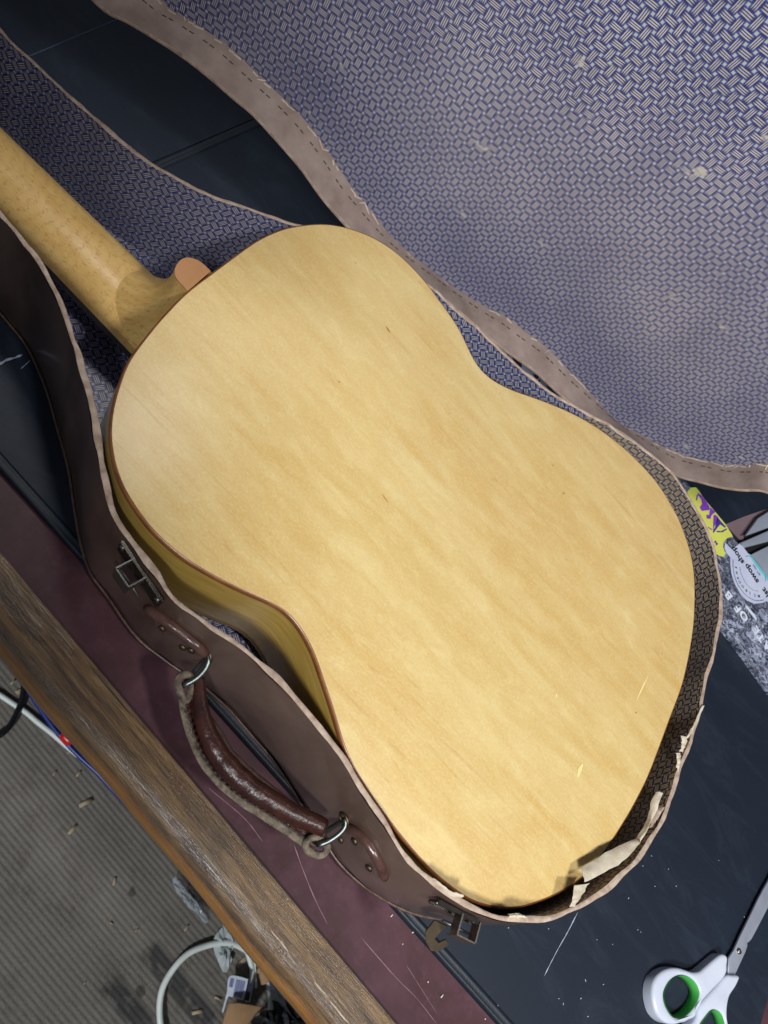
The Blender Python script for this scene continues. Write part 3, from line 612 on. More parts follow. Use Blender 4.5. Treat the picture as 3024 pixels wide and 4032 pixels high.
# torn lining flaps at the tail
o5 = (1500, 2700)
def flap(A, B, za, zb, n=26, material='pale', crumple=0.00035):
    a = [P(u, v, za+(zb-za)*0) for u, v in smooth(Z(o5, 1.276, A), n)]; b = [P(u, v, zb) for u, v in smooth(Z(o5, 1.276, B), n)]; rows = []
    for t_ in np.linspace(0, 1, 5):
        nzv = np.stack([nz1(n, 3, crumple*0.5), nz1(n, 3, crumple*0.5), nz1(n, 2, crumple)], 1); rows.append([a[i]*(1-t_)+b[i]*t_+nzv[i]+np.array([0, 0, 0.0016*math.sin(math.pi*t_)]) for i in range(n)])
    m_ = MB(); m_.loft(rows); m_.loft([[p-np.array([0, 0, 0.0003]) for p in r] for r in rows])
    return m_.build('torn_lining', M[material], case)
flap([(1003, 918), (1060, 882), (1120, 842), (1180, 812), (1240, 786), (1288, 764)], [(1022, 986), (1075, 966), (1135, 930), (1200, 892), (1250, 850), (1298, 795)], HR-0.004, HR+0.0005)
flap([(1288, 764), (1312, 722), (1335, 680), (1350, 625), (1362, 570), (1382, 532)], [(1298, 795), (1330, 740), (1352, 690), (1378, 640), (1395, 590), (1416, 540)], HR-0.003, HR+0.0005)
flap([(972, 1000), (966, 1040), (960, 1075), (954, 1108)], [(1046, 992), (1026, 1034), (1000, 1074), (972, 1104)], HR+0.002, HR-0.004)
flap([(1478, 338), (1488, 380), (1484, 430)], [(1506, 340), (1500, 390), (1490, 435)], HR+0.002, HR)
flap([(1508, 250), (1512, 290), (1502, 330)], [(1538, 266), (1530, 300), (1514, 335)], HR+0.002, HR)
flap([(1622, 100), (1592, 170), (1560, 235), (1540, 265)], [(1612, 100), (1584, 165), (1556, 225), (1532, 262)], HR, HR+0.002)
flap([(262, 962), (310, 1000), (360, 1036), (412, 1050)], [(254, 972), (300, 1016), (350, 1052), (408, 1066)], HR+0.003, HR+0.0005)
flap([(640, 1148), (690, 1145), (730, 1160)], [(640, 1166), (690, 1164), (730, 1168)], HR+0.0015, HR+0.001)
flap([(1352, 640), (1370, 610), (1390, 600)], [(1345, 720), (1375, 690), (1425, 615)], HR-0.004, HR+0.001, material='board')

# ------------------------------------------------------------------ lid
HA, HB = P(1723, 1155, HR), P(2603, 1813, HR); hdir = unit(HB-HA); hout = np.cross([0, 0, 1.], hdir); TL = R(-8)
wup = math.cos(TL)*np.array([0, 0, 1.])+math.sin(TL)*hout; LN = unit(np.cross(hdir, wup))
if np.dot(LN, CAM-HA) < 0: LN = -LN                                   # LN points out of the open lid, to the viewer
LD = 0.028; HP = HA-LN*LD
lab = lambda q, o: np.array([np.dot(q-o, hdir), np.dot(q-o, wup)])
rim_px = [(374, 0), (482, 66), (603, 139), (723, 217), (844, 313), (934, 392), (1000, 446), (1139, 600), (1199, 672), (1271, 775), (1338, 853), (1400, 920), (1480, 985), (1570, 1050), (1640, 1098), (1705, 1140), (1814, 1227), (1904, 1305), (1950, 1346), (2010, 1389), (2083, 1440), (2119, 1466), (2167, 1512), (2206, 1548), (2247, 1584), (2325, 1630), (2400, 1672), (2470, 1715), (2540, 1768), (2610, 1825), (2675, 1874), (2747, 1892), (2838, 1916), (2928, 1928), (3024, 1934)]
pan_px = [(633, 0), (711, 54), (784, 102), (874, 163), (946, 223), (1000, 277), (1130, 400), (1203, 474), (1258, 545), (1295, 600), (1338, 666), (1386, 739), (1446, 811), (1512, 895), (1561, 950), (1633, 1012), (1711, 1072), (1796, 1136), (1904, 1203), (2000, 1251), (2058, 1298), (2107, 1331), (2150, 1367), (2186, 1401), (2215, 1430), (2239, 1457), (2288, 1503), (2324, 1546), (2350, 1572), (2398, 1628), (2446, 1669), (2506, 1699), (2566, 1735), (2627, 1765), (2687, 1789), (2777, 1813), (2868, 1829), (2958, 1832), (3024, 1826)]
rim_ab = [lab(PP(u, v, HA, LN), HA) for u, v in rim_px]; pan_ab = [lab(PP(u, v, HP, LN), HP) for u, v in pan_px]
def close_lid(ab):
    a0, b0 = ab[0]; a1, b1 = ab[-1]; top = 0.40
    return np.array([(a0-0.10, b0+0.03), (a0-0.24, b0+0.06)][::-1]+[tuple(x) for x in ab]+[(a1+0.05, b1+0.01), (a1+0.10, b1+0.05), (a1+0.13, b1+0.12), (a1+0.14, 0.5*(b1+top)), (a1+0.12, top-0.06), (a1+0.04, top), (0.12, top-0.01), (0.0, top-0.05), (-0.10, top-0.03), (-0.2, top-0.02), (-0.3, top-0.07), (a0-0.24, b0+0.16)])
RA = lowpass(smooth(close_lid(rim_ab), 420, True), 1); PA = lowpass(smooth(close_lid(pan_ab), 420, True), 1)
# pair every rim station with the panel edge below it
start = np.argmin(np.linalg.norm(PA-RA[0], axis=1)); PA = np.roll(PA, -start, 0)
R3 = np.array([HA+hdir*a+wup*b for a, b in RA]); P3 = np.array([HP+hdir*a+wup*b for a, b in PA])
R3 += nz1(420, 2, 0.0003)[:, None]*wup
vo, fo = tri_fill(PA); m = MB(); m.add([HP+hdir*a+wup*b for a, b in vo], fo, vo); lidp = m.build('lid_lining', M['weave_lid'], case, uv=m.uv)
m = MB(); m.loft([list(P3*(1-t_)+R3*t_+LN*0.0) for t_ in (0, .05, .3, .6, .9, 1.0)], closed=True); m.build('lid_band', M['band'], case)
c2 = RA.mean(0)
tR = np.roll(RA, -1, 0)-np.roll(RA, 1, 0); tR /= np.linalg.norm(tR, axis=1)[:, None]; aR = np.sum(RA[:, 0]*np.roll(RA[:, 1], -1)-np.roll(RA[:, 0], -1)*RA[:, 1])
nR = np.stack([tR[:, 1], -tR[:, 0]], 1)*(1 if aR > 0 else -1); RO = RA+nR*0.0035
RO3 = np.array([HA+hdir*a+wup*b for a, b in RO]); tP = np.roll(PA, -1, 0)-np.roll(PA, 1, 0); tP /= np.linalg.norm(tP, axis=1)[:, None]; nP = np.stack([tP[:, 1], -tP[:, 0]], 1)*(1 if aR > 0 else -1); BO = PA+nP*0.004
BO3 = np.array([HP-LN*0.006+hdir*a+wup*b for a, b in BO])
m = MB(); m.loft([list(R3), list((R3+RO3)/2+LN*0.0005), list(RO3)], closed=True); m.build('lid_rim', M['board'], case)
m = MB(); m.loft([list(RO3), list(BO3)], closed=True); vo, fo = tri_fill(BO); m.add([HP-LN*0.006+hdir*a+wup*b for a, b in vo], fo); m.build('lid_shell', M['brown'], case)
# stitch line on the band and frayed paper edge
m = MB(); S3 = P3*0.70+R3*0.30
for k in range(0, 419):
    if k % 3 == 2 or S3[k][2] > 0.45: continue
    t = unit(S3[k+1]-S3[k]); nb = unit(np.cross(t, R3[k]-P3[k])); m.box((S3[k]+S3[k+1])/2+(nb if np.dot(nb, CAM-S3[k]) > 0 else -nb)*0.0003, (S3[k+1]-S3[k])*0.30, unit(R3[k]-P3[k])*0.0004, nb*0.0003)
m.build('stitching', M['thread'], case, kind='stuff')
m = MB()
for k in range(0, 419):
    if rng.random() < 0.55 and P3[k][2] < 0.42:
        q0 = P3[k]*0.97+R3[k]*0.03; L = 0.002+0.004*rng.random()**2; t = unit(P3[k+1]-P3[k]); dd = unit(t*rng.normal()+(P3[k]-R3[k])/LD*0.3+LN*0.15)
        m.box(q0+LN*0.0012, dd*L, unit(np.cross(dd, LN))*0.0005, LN*0.0002)
m.build('frayed_paper', M['pale'], case, smooth_=False, kind='stuff')
m = MB()
for u, v in Z((0, 0), 1.659, [(1005, 116), (1025, 125), (1030, 205), (1155, 180), (1165, 285), (1160, 300), (1275, 282), (1250, 380), (1275, 382), (1380, 385), (1505, 530), (1470, 510), (1645, 490), (850, 10), (1240, 376)]):
    q = PP(u, v, (P3[60]+R3[60])/2, unit(LN+wup)); nn = unit(CAM-q); a = unit(np.cross(nn, (0.3, 0.2, 1))); m.box(q+nn*0.010, a*0.0007, np.cross(nn, a)*0.0005, nn*0.0003)
# ================================================================== GUITAR
G = [(524, 1387), (500, 1425), (477, 1479), (445, 1582), (430, 1680), (434, 1761), (450, 1843), (477, 1913), (521, 1989), (589, 2081), (650, 2141), (722, 2201), (812, 2256), (903, 2304), (993, 2346), (1078, 2382), (1132, 2418), (1174, 2467), (1210, 2527), (1240, 2593), (1264, 2666), (1293, 2750), (1317, 2826), (1345, 2922), (1378, 3003), (1440, 3105), (1520, 3220), (1605, 3330), (1690, 3425), (1780, 3502), (1850, 3548), (1910, 3570),
     (1986, 3582), (2048, 3578), (2127, 3554), (2205, 3519), (2284, 3468), (2355, 3395), (2409, 3319), (2464, 3233), (2511, 3150), (2555, 3060), (2600, 2943), (2642, 2828), (2692, 2690), (2727, 2520), (2738, 2404), (2738, 2284), (2726, 2193), (2705, 2121), (2675, 2042), (2639, 1976), (2597, 1910), (2548, 1850), (2494, 1795), (2434, 1741), (2362, 1687), (2283, 1639), (2205, 1602), (2114, 1566), (2024, 1535), (1945, 1496), (1892, 1450), (1856, 1390), (1826, 1323), (1784, 1251), (1735, 1185), (1681, 1112), (1621, 1046), (1555, 986), (1482, 938), (1410, 907), (1338, 886), (1265, 878), (1193, 883), (1121, 896), (1060, 919), (1000, 950), (904, 1019), (826, 1077), (735, 1146), (663, 1218), (603, 1285)]
_tg, _pg = R(147), R(55); _ng = np.array([math.cos(_pg)*math.cos(_tg), math.cos(_pg)*math.sin(_tg), math.sin(_pg)]); NG = -(MC @ _ng)
GO = P(2150, 3500, 0.083)                                              # a point of the back plane near the tail
g3 = lambda u, v, d=0.0: PP(u, v, GO-NG*d, NG)
JN = (g3(524, 1387)+g3(663, 1218))/2; AX = unit(g3(2480, 3290)-JN); AX = unit(AX-NG*np.dot(AX, NG)); BX = np.cross(NG, AX)
gl = lambda q: np.array([np.dot(q-JN, AX), np.dot(q-JN, BX)])
gw = lambda a, b, d=0.0: JN+AX*a+BX*b-NG*d
gout = lowpass(smooth(np.array([gl(g3(u, v)) for u, v in G]), 360, True), 3)
guitar = empty('guitar', tuple(gw(0.25, 0, 0.075)), 'honey blonde acoustic guitar lying face down in the open case', 'guitar')
ga = np.sum(gout[:, 0]*np.roll(gout[:, 1], -1)-np.roll(gout[:, 0], -1)*gout[:, 1]); tg = np.roll(gout, -1, 0)-np.roll(gout, 1, 0); tg /= np.linalg.norm(tg, axis=1)[:, None]; gn = np.stack([tg[:, 1], -tg[:, 0]], 1)*(1 if ga > 0 else -1)
BW = 0.0016; gin = gout-gn*BW
xsg = np.arange(gin[:, 0].min(), gin[:, 0].max(), 0.011); grid = []
def edist(c): return np.min(np.linalg.norm(gin-c, axis=1))
for a in xsg:
    for b in np.arange(gin[:, 1].min(), gin[:, 1].max(), 0.011):
        c = np.array([a+0.002*math.sin(b*900), b])
        if inside(c, gin) and edist(c) > 0.006: grid.append(c)
vo, fo = tri_fill(gin, grid=grid); m = MB()
dome = lambda c: 0.0035*(1-math.exp(-edist(c)/0.045))
m.add([gw(a, b, -dome(np.array([a, b]))) for a, b in vo], fo, vo); m.build('back_panel', M['back'], guitar, uv=m.uv)
m = MB(); m.loft([[gw(*p, 0.0) for p in gin], [gw(*(p+n_*0.0009), 0.0002) for p, n_ in zip(gin, gn)], [gw(*(p-n_*0.0001), 0.0010) for p, n_ in zip(gout, gn)], [gw(*(p+n_*0.0002), 0.0026) for p, n_ in zip(gout, gn)], [gw(*(p), 0.0046) for p in gout]], closed=True); m.build('binding', M['binding'], guitar)
DB = 0.082; ga_ = np.r_[0, np.cumsum(np.linalg.norm(np.diff(gout, axis=0), axis=1))]
m = MB(); ds = (0.0046, 0.03, 0.06, DB); m.loft([[gw(*(p-n_*0.0002), d) for p, n_ in zip(gout, gn)] for d in ds], closed=True, uvs=[[(s_, d) for s_ in ga_] for d in ds]); m.build('side', M['side'], guitar, uv=m.uv)
vo, fo = tri_fill(gout[::2]); m = MB(); m.add([gw(a, b, DB) for a, b in vo], fo, vo); m.build('soundboard', M['side'], guitar, uv=m.uv)
m = MB(); m.loft([[gw(*(p+n_*0.0004), d) for p, n_ in zip(gout, gn)] for d in (DB-0.004, DB-0.001)], closed=True); m.build('front_binding', M['binding'], guitar)
# neck: outline traced at its own depth below the back
DN = 0.056
nR = [(-120, 385), (0, 478), (150, 610), (301, 747), (420, 878), (530, 1002), (600, 1070), (650, 1110), (720, 1170)]; nL = [(-160, 660), (0, 815), (60, 890), (145, 1005), (229, 1086), (338, 1182), (422, 1267), (500, 1350), (560, 1410)]
A_ = [gl(g3(u, v, DN+0.006)) for u, v in nR]; B_ = [gl(g3(u, v, DN+0.012)) for u, v in nL]
fa = np.polyfit([p[0] for p in A_], [p[1] for p in A_], 1); fb = np.polyfit([p[0] for p in B_], [p[1] for p in B_], 1)
rows, uvs, frows = [], [], []
for a in np.linspace(-0.40, 0.012, 60):
    y0, y1 = np.polyval(fa, a), np.polyval(fb, a); c, h = (y0+y1)/2, (y1-y0)/2; rows.append([]); uvs.append([])
    for k, th in enumerate(np.linspace(0, math.pi, 19)):
        d = DN+0.018-0.020*math.sin(th)**0.75
        rows[-1].append(gw(a, c+h*math.cos(th), d)); uvs[-1].append((a, 0.026*(k/9-1)))
    frows.append([gw(a, c+h*0.99*s_, dd) for s_, dd in ((-1, DN+0.0181), (-1, DN+0.0265), (1, DN+0.0265), (1, DN+0.0181))])
m = MB(); m.loft(rows, uvs=uvs); m.build('neck', M['neck'], guitar, uv=m.uv)
m = MB(); m.loft(frows, closed=True); m.build('fretboard', M['ebony'], guitar, smooth_=False)
# heel: flows from the neck up to the cap, flush with the back
cap_px = [(829, 1070), (800, 1042), (772, 1024), (735, 1016), (709, 1027), (692, 1049), (686, 1072), (692, 1096), (712, 1120), (738, 1148)]
capl = smooth(np.array([gl(g3(u, v)) for u, v in cap_px]), 24); aj = np.array([capl[0], capl[-1]])
cy = (np.polyval(fa, -0.03)+np.polyval(fb, -0.03))/2; hy = (np.polyval(fb, -0.03)-np.polyval(fa, -0.03))/2
neckU = []
for k in range(24):
    th = math.pi*k/23; neckU.append(np.array([-0.012-0.075*math.sin(th)**0.8, cy+(hy if np.polyval(fb, 0) > np.polyval(fa, 0) else -hy)*math.cos(th)*-1*0.97]))
if np.linalg.norm(neckU[0]-capl[0]) > np.linalg.norm(neckU[-1]-capl[0]): neckU = neckU[::-1]
neckU = np.array(neckU); ends = np.array([0.012, 0])
rows = [[], ]; rows = []; uvs = []
for t_ in np.linspace(0, 1, 14):
    sft = t_**3.2; wid = t_**1.6; d = t_*(DN+0.010)
    row = []
    for k in range(24):
        x = capl[k][0]*(1-sft)+neckU[k][0]*sft; y = capl[k][1]*(1-wid)+neckU[k][1]*wid
        if t_ > 0.9: x = max(x, -0.3)
        row.append(gw(x+(0.012 if k in (0, 23) else 0), y, d))
    rows.append(row); uvs.append([(0.5+d, k*0.003) for k in range(24)])
m = MB(); m.loft(rows, uvs=uvs); m.build('heel', M['neck'], guitar, uv=m.uv)
vo, fo = tri_fill(capl); m = MB(); m.add([gw(a, b, -0.0008) for a, b in vo], fo); m.loft([[gw(*p, -0.0008) for p in capl], [gw(*p, 0.0012) for p in capl]]); m.build('heel_cap', M['cap'], guitar, smooth_=False)
# small dents and rubbed marks in the lacquer
m = MB()
def mark(mb_, pts, wd):
    q = smooth(pts, 8); a, b = [], []
    for i in range(8):
        c = gl(g3(*q[i])); t = unit(gl(g3(*q[min(i+1, 7)]))-gl(g3(*q[max(i-1, 0)]))); nn = np.array([-t[1], t[0]]); ww = wd*math.sin(math.pi*(i+0.5)/8)
        a.append(gw(*(c+nn*ww), -dome(c)-0.0003)); b.append(gw(*(c-nn*ww), -dome(c)-0.0003))
    mb_.loft([a, b])
for q, wd in (([(2545, 2660), (2520, 2710), (2497, 2760)], .0007), ([(2285, 3008), (2272, 3035), (2265, 3060)], .0016), ([(2177, 2735), (2180, 2745)], .0008)): 
    m = MB(); mark(m, q, wd); m.build('wear_mark', M['bare'], guitar)
for q, wd in (([(1512, 1292), (1530, 1318)], .0007), ([(1394, 1040), (1398, 1044)], .0006), ([(2166, 1835), (2172, 1838)], .0006), ([(2206, 1942), (2214, 1952)], .0006), ([(2494, 2805), (2500, 2808)], .0006), ([(1325, 1508), (1330, 1516)], .0006), ([(1495, 1950), (1505, 1965), (1520, 1985)], .0004)): 
    m = MB(); mark(m, q, wd); m.build('dent', M['dent'], guitar)

# ================================================================== SCISSORS
o7 = (2324, 3332); zs = lambda p: Z(o7, 2.37, p)
sc = empty('scissors', tuple(P(2720, 3880, 0.0)), 'scissors with white handles and green finger holes lying on the navy mat', 'scissors')
HA_ = smooth(np.array(zs([(1225, 1012), (1272, 1014), (1290, 1055), (1284, 1120), (1280, 1185), (1240, 1250), (1150, 1345), (1060, 1445), (1005, 1530), (992, 1590), (940, 1620), (860, 1650), (780, 1668), (700, 1645), (625, 1565), (588, 1440), (585, 1330), (610, 1240), (670, 1172), (750, 1137), (830, 1135), (900, 1155), (965, 1175), (1030, 1168), (1080, 1130), (1150, 1070)])), 110, True)
hA = smooth(np.array(zs([(697, 1360), (738, 1275), (798, 1222), (862, 1206), (930, 1226), (990, 1282), (1022, 1355), (1010, 1440), (962, 1520), (892, 1588), (830, 1606), (770, 1580), (722, 1512), (695, 1435)])), 60, True)
HB_ = smooth(np.array(zs([(1278, 1206), (1340, 1204), (1388, 1205), (1400, 1238), (1368, 1312), (1312, 1400), (1292, 1480), (1286, 1560), (1292, 1660), (1300, 1760), (1270, 1870), (1180, 1930), (1060, 1920), (960, 1850), (920, 1760), (930, 1690), (975, 1640), (1000, 1592), (1022, 1500), (1100, 1402), (1200, 1292)])), 110, True)
hB = smooth(np.array(zs([(1030, 1680), (1080, 1600), (1130, 1542), (1172, 1530), (1222, 1560), (1252, 1625), (1258, 1710), (1220, 1800), (1150, 1840), (1080, 1820), (1035, 1760)])), 60, True)
for outl, hole, zt, hidx in ((HA_, hA, 0.0115, 0), (HB_, hB, 0.0105, 1)):
    ho = slab('handle', outl, 0.0004, zt, M['white'], sc, [hole], 0.0028)
    w2 = np.array([P(u, v, zt)[:2] for u, v in hole]); c = w2.mean(0); m = MB(); ww = c+(w2-c)*0.999; wi = c+(w2-c)*0.93; wm = c+(w2-c)*0.965
    m.loft([np.c_[ww, np.full(60, 0.0006)], np.c_[wi, np.full(60, 0.0010)], np.c_[wi*0.6+wm*0.4, np.full(60, zt*0.5)], np.c_[wm, np.full(60, zt-0.0016)], np.c_[ww, np.full(60, zt-0.0004)]], closed=True); m.build('finger_insert', M['green'], ho)
bA = zs([(1290, 1050), (1340, 975), (1400, 842), (1480, 680), (1560, 512), (1620, 398), (1659, 330), (1760, 140), (1790, 90), (1780, 170), (1720, 330), (1659, 500), (1600, 622), (1530, 756), (1482, 838), (1464, 880), (1470, 930), (1450, 990), (1408, 1082), (1352, 1204), (1285, 1206)])
bB = zs([(1350, 965), (1464, 905), (1484, 892), (1505, 870), (1560, 768), (1659, 575), (1740, 400), (1820, 190), (1790, 200), (1700, 390), (1640, 500), (1560, 640), (1440, 860), (1380, 1000), (1300, 1180), (1240, 1240), (1230, 1180)])
slab('blade', bB, 0.0015, 0.0032, M['blade'], sc, bev=0.0004); slab('blade', bA, 0.0034, 0.0054, M['blade'], sc, bev=0.0006)
c = P(*zs([(1386, 980)])[0], 0.0054); m = MB(); m.loft([[c+np.array([rad*math.cos(a), rad*math.sin(a), h]) for a in np.linspace(0, 2*math.pi, 18, endpoint=False)] for rad, h in ((0.0026, 0), (0.0025, 0.0009), (0.0016, 0.0014), (0.0003, 0.0015))], closed=True); m.box(c+np.array([0, 0, .0015]), (0.0019, .0006, 0), (-.0001, .0003, 0), (0, 0, .0002)); m.build('pivot_screw', M['nickel'], sc)

# ================================================================== STICKER-COVERED BOARD behind the case
ZB = 0.011
bd = empty('sticker_board', tuple(P(2900, 2350, 0.0)), 'long black marbled board covered in stickers, lying behind the case at right', 'board')
bpx = [(1880, 1365), (2300, 1845), (2700, 2280), (2850, 2452), (2940, 2572), (3024, 2690), (3200, 2930), (3420, 2800), (3250, 2560), (3120, 2420), (3024, 2295), (2960, 2203), (2900, 2130), (2860, 2078), (2780, 1985), (2724, 1918), (2600, 1790), (2300, 1450), (2080, 1200), (2000, 1215)]
slab('board_body', bpx, 0.0004, ZB, M['marble'], bd, bev=0.0012)
d_b = unit(P(2940, 2560, ZB)-P(3024, 2690, ZB)); u_b = np.cross([0, 0, 1.], d_b)     # text runs up-left, tops to the lower left
o9 = (2724, 2150); q9 = lambda x, y: P(o9[0]+x/4.423, o9[1]+y/4.423, ZB)
def sheet(name, px, z, material, parent, o=None, s_=None, n=None):
    px = Z(o, s_, px) if o else px
    if n: px = smooth(np.array(px), n, True)
    return slab(name, px, z-0.00025, z, material, parent)
o8 = (2624, 1850)
ys_ = sheet('sticker', [(340, 360), (400, 290), (480, 285), (520, 330), (640, 500), (800, 690), (975, 900), (1010, 960), (1060, 1040), (1085, 1090), (1000, 1110), (930, 1180), (925, 1260), (965, 1370), (930, 1420), (860, 1400), (730, 1310), (680, 1180), (620, 1060), (560, 900), (470, 680), (400, 520)], ZB+0.0004, M['yellow'], bd, o8, 4.1475)
for pts, mm in (([(510, 370), (580, 420), (660, 530), (705, 600), (708, 655), (580, 672), (545, 610), (585, 560), (570, 480), (525, 420)], 'purple'), ([(720, 610), (800, 690), (740, 740), (720, 800), (660, 795), (655, 735), (700, 735)], 'purple'), ([(770, 740), (810, 735), (850, 780), (830, 860), (780, 930), (765, 1030)], 'purple'), ([(835, 770), (900, 850), (975, 930), (960, 945), (880, 890), (830, 950), (770, 1035), (765, 1000), (800, 930)], 'indigo'), ([(820, 995), (900, 1000), (985, 955), (995, 970), (920, 1018), (830, 1020)], 'indigo'), ([(680, 925), (750, 970), (748, 988), (690, 950)], 'purple'), ([(500, 400), (520, 410), (500, 505), (485, 490)], 'purple')):
    sheet('print', pts, ZB+0.0008, M[mm], ys_, o8, 4.1475)
v1, f1 = text_mesh('t', 'M', P(o8[0]+850/4.1475, o8[1]+1215/4.1475, ZB+0.0008), d_b, u_b, 0.007, None, None, 0.0002); m = MB(); m.add(v1, f1); m.build('print', M['purple'], ys_, smooth_=False)
ws = sheet('sticker', [(640, 0), (700, 60), (830, -40), (900, 20), (980, 130), (1090, 280), (1200, 430), (1327, 600), (1420, 720), (1420, 1000), (1290, 960), (1240, 990), (1100, 1005), (960, 950), (850, 840), (740, 640), (690, 480), (670, 300), (672, 200), (600, 110), (570, 30), (580, -60)], ZB+0.0008, M['paper'], bd, o9, 4.423)
sheet('foil_edge', [(985, 130), (1010, 140), (1120, 290), (1230, 430), (1345, 590), (1327, 610), (1200, 450), (1090, 300)], ZB+0.0012, M['cyan'], ws, o9, 4.423)
m = MB()
for txt, (x, y), sz, bo in (('shop', (905, 285), 0.0125, 0.00035), ('swop', (1160, 620), 0.0125, 0.00035), ('ist', (1345, 860), 0.0125, 0.00035)):
    v1, f1 = text_mesh('t', txt, q9(x, y), d_b, u_b, sz, None, None, bo, sx=0.92, lift=0.0012); m.add(v1, f1)
m.build('lettering', M['ink'], ws, smooth_=False)
cx, cy_ = q9(1155, 470), None; m = MB()
def arcpts(pts, n=40): return [q9(x, y) for x, y in smooth(np.array(pts), n)]
def strip(mb_, pts, wd, z):
    L = arcpts(pts); a, b = [], []
    for i in range(len(L)):
        t = unit(L[min(i+1, 39)]-L[max(i-1, 0)]); nn = np.cross(t, (0, 0, 1)); a.append(L[i]+nn*wd+np.array([0, 0, z])); b.append(L[i]-nn*wd+np.array([0, 0, z]))
    mb_.loft([a, b])
strip(m, [(706, 240), (705, 360), (730, 520), (790, 680), (880, 810), (980, 900), (1100, 955), (1240, 945)], 0.0003, 0.0012)
strip(m, [(822, 370), (850, 500), (920, 640), (1010, 740), (1080, 780), (1150, 790)], 0.0002, 0.0012); strip(m, [(920, 190), (980, 180), (1060, 220), (1160, 340), (1240, 460), (1270, 540), (1270, 620)], 0.0002, 0.0012)
arcM = arcpts([(1175, 880), (1110, 872), (1040, 850), (960, 800), (890, 730), (830, 650), (790, 560), (768, 460), (756, 360)], 40)
for k, ch in enumerate('MELBOURNE'):
    i = int(1+k*37/8); t = unit(arcM[min(i+2, 39)]-arcM[max(i-2, 0)]); up_ = np.cross([0, 0, 1.], t)
    v1, f1 = text_mesh('t', ch, arcM[i]-up_*0.0016, t, up_, 0.0048, None, None, 0.00006, 'CENTER', lift=0.0012); m.add(v1, f1)
v1, f1 = text_mesh('t', 'EST. 1969', q9(1185, 510), unit(q9(1050, 300)-q9(1180, 500)), np.cross([0, 0, 1.], unit(q9(1050, 300)-q9(1180, 500))), 0.0036, None, None, 0.00003, lift=0.0012); m.add(v1, f1)
m.build('ring_print', M['ink'], ws, smooth_=False)
m = MB()
for ch, (x, y) in (('B', (640, 860)), ('F', (800, 1090)), ('O', (905, 1215)), ('E', (1120, 1465)), ('T', (1200, 1590)), ('A', (1310, 1740)), ('T', (1400, 1850)), ('S', (1480, 1950))):
    v1, f1 = text_mesh('t', ch, q9(x, y)-u_b*0.0042, d_b, u_b, 0.0145, None, None, 0.0007, 'CENTER', lift=0.0004); m.add(v1, f1)
m.build('lettering', M['inkw'], bd, smooth_=False)
sheet('white_stripe', [(935, 1050), (960, 1045), (1100, 1200), (1135, 1280), (1120, 1292), (1030, 1180)], ZB+0.0004, M['inkw'], bd, o9, 4.423)
o10 = (1950, 1300)
s3 = sheet('sticker', [(60, 200), (250, 250), (330, 400), (560, 520), (700, 660), (870, 830), (1000, 960), (1150, 1120), (1300, 1260), (1150, 1240), (900, 1060), (600, 780), (300, 560), (100, 340)], ZB+0.0004, M['paper'], bd, o10, 4.1475)
for pts in ([(200, 340), (255, 360), (250, 385), (222, 380), (218, 420), (195, 410)], [(260, 370), (330, 400), (440, 500), (430, 610), (370, 585), (300, 520)], [(620, 720), (740, 735), (690, 800), (650, 780)], [(840, 870), (960, 950), (1150, 1120), (1110, 1110), (930, 1000), (860, 940)], [(700, 815), (735, 812), (740, 840), (705, 842)]):
    sheet('print', pts, ZB+0.0008, M['ink'], s3, o10, 4.1475)

# ================================================================== things at the far right edge of the bench
eq = empty('metal_rack', tuple(P(3010, 2180, 0.0)), 'grey slatted metal rack on the bench beyond the sticker board', 'rack')
bed = [(2858, 2064), (2935, 2032), (3024, 2002), (3250, 1930), (3400, 2300), (3150, 2420), (3010, 2270), (2920, 2130)]
slab('rack_base', bed, -0.004, 0.0012, M['pinkgrey'], eq)
for q in ([(2985, 2040), (3040, 2005), (3300, 1900), (3330, 1960), (3024, 2078), (2936, 2110)], [(2918, 2136), (3024, 2090), (3330, 1985), (3360, 2040), (3024, 2132), (2924, 2158)], [(2945, 2190), (3024, 2150), (3370, 2060), (3420, 2290), (3060, 2330)]):
    slab('slat', q, 0.006, 0.0100, M['greymetal'], eq, bev=0.001)
slab('rack_bed', [(2930, 2100), (3300, 1900), (3420, 2290), (3060, 2320), (2935, 2180)], 0.0014, 0.0022, M['dark'], eq)

# ================================================================== floor clutter
def cable(name, pts, z, r, material, label, n=60, cat='cable', group=None, org=None):
    L = [P(u, v, ZF+z) for u, v in smooth(pts, n)]; m_ = MB(); m_.tube(L, r, 10); o = m_.build(name, material, None, loc=L[0]); return tag(o, label, cat, group)
o11 = (300, 3232); z11 = lambda p: Z(o11, 1.659, p)
cable('white_cable', z11([(1150, 1900), (820, 1850), (640, 1600), (565, 1400), (545, 1230), (566, 1090), (640, 960), (740, 862), (880, 808), (1000, 798), (1100, 838), (1170, 900), (1212, 960)]), 0.012, 0.0050, M['cablew'], 'thick white cable coiled in a wide loop on the carpet', 80)
cable('white_cable', z11([(850, 480), (940, 590), (1040, 705), (1100, 820), (1138, 925), (1150, 1010), (1120, 1180)]), 0.006, 0.0042, M['cablew'], 'white cable running out from under the bench edge past the tag', 50)
cable('white_cable', z11([(1230, 1000), (1255, 1060), (1268, 1130), (1270, 1222), (1268, 1300)]), 0.006, 0.0048, M['cablew'], 'short white cable hanging beside the black bundle', 30)
cable('thin_wire', z11([(1160, 860), (1168, 960), (1175, 1092)]), 0.006, 0.0020, M['cablew'], 'thin white wire beside the plastic tag', 20, 'wire')
o12 = (0, 2500); z12 = lambda p: Z(o12, 2.07375, p)
cable('white_cable', z12([(-120, 420), (0, 490), (90, 550), (210, 630), (300, 705), (420, 800), (520, 885), (640, 985)]), 0.006, 0.0046, M['cablew'], 'straight white cable crossing under the black one at left', 40)
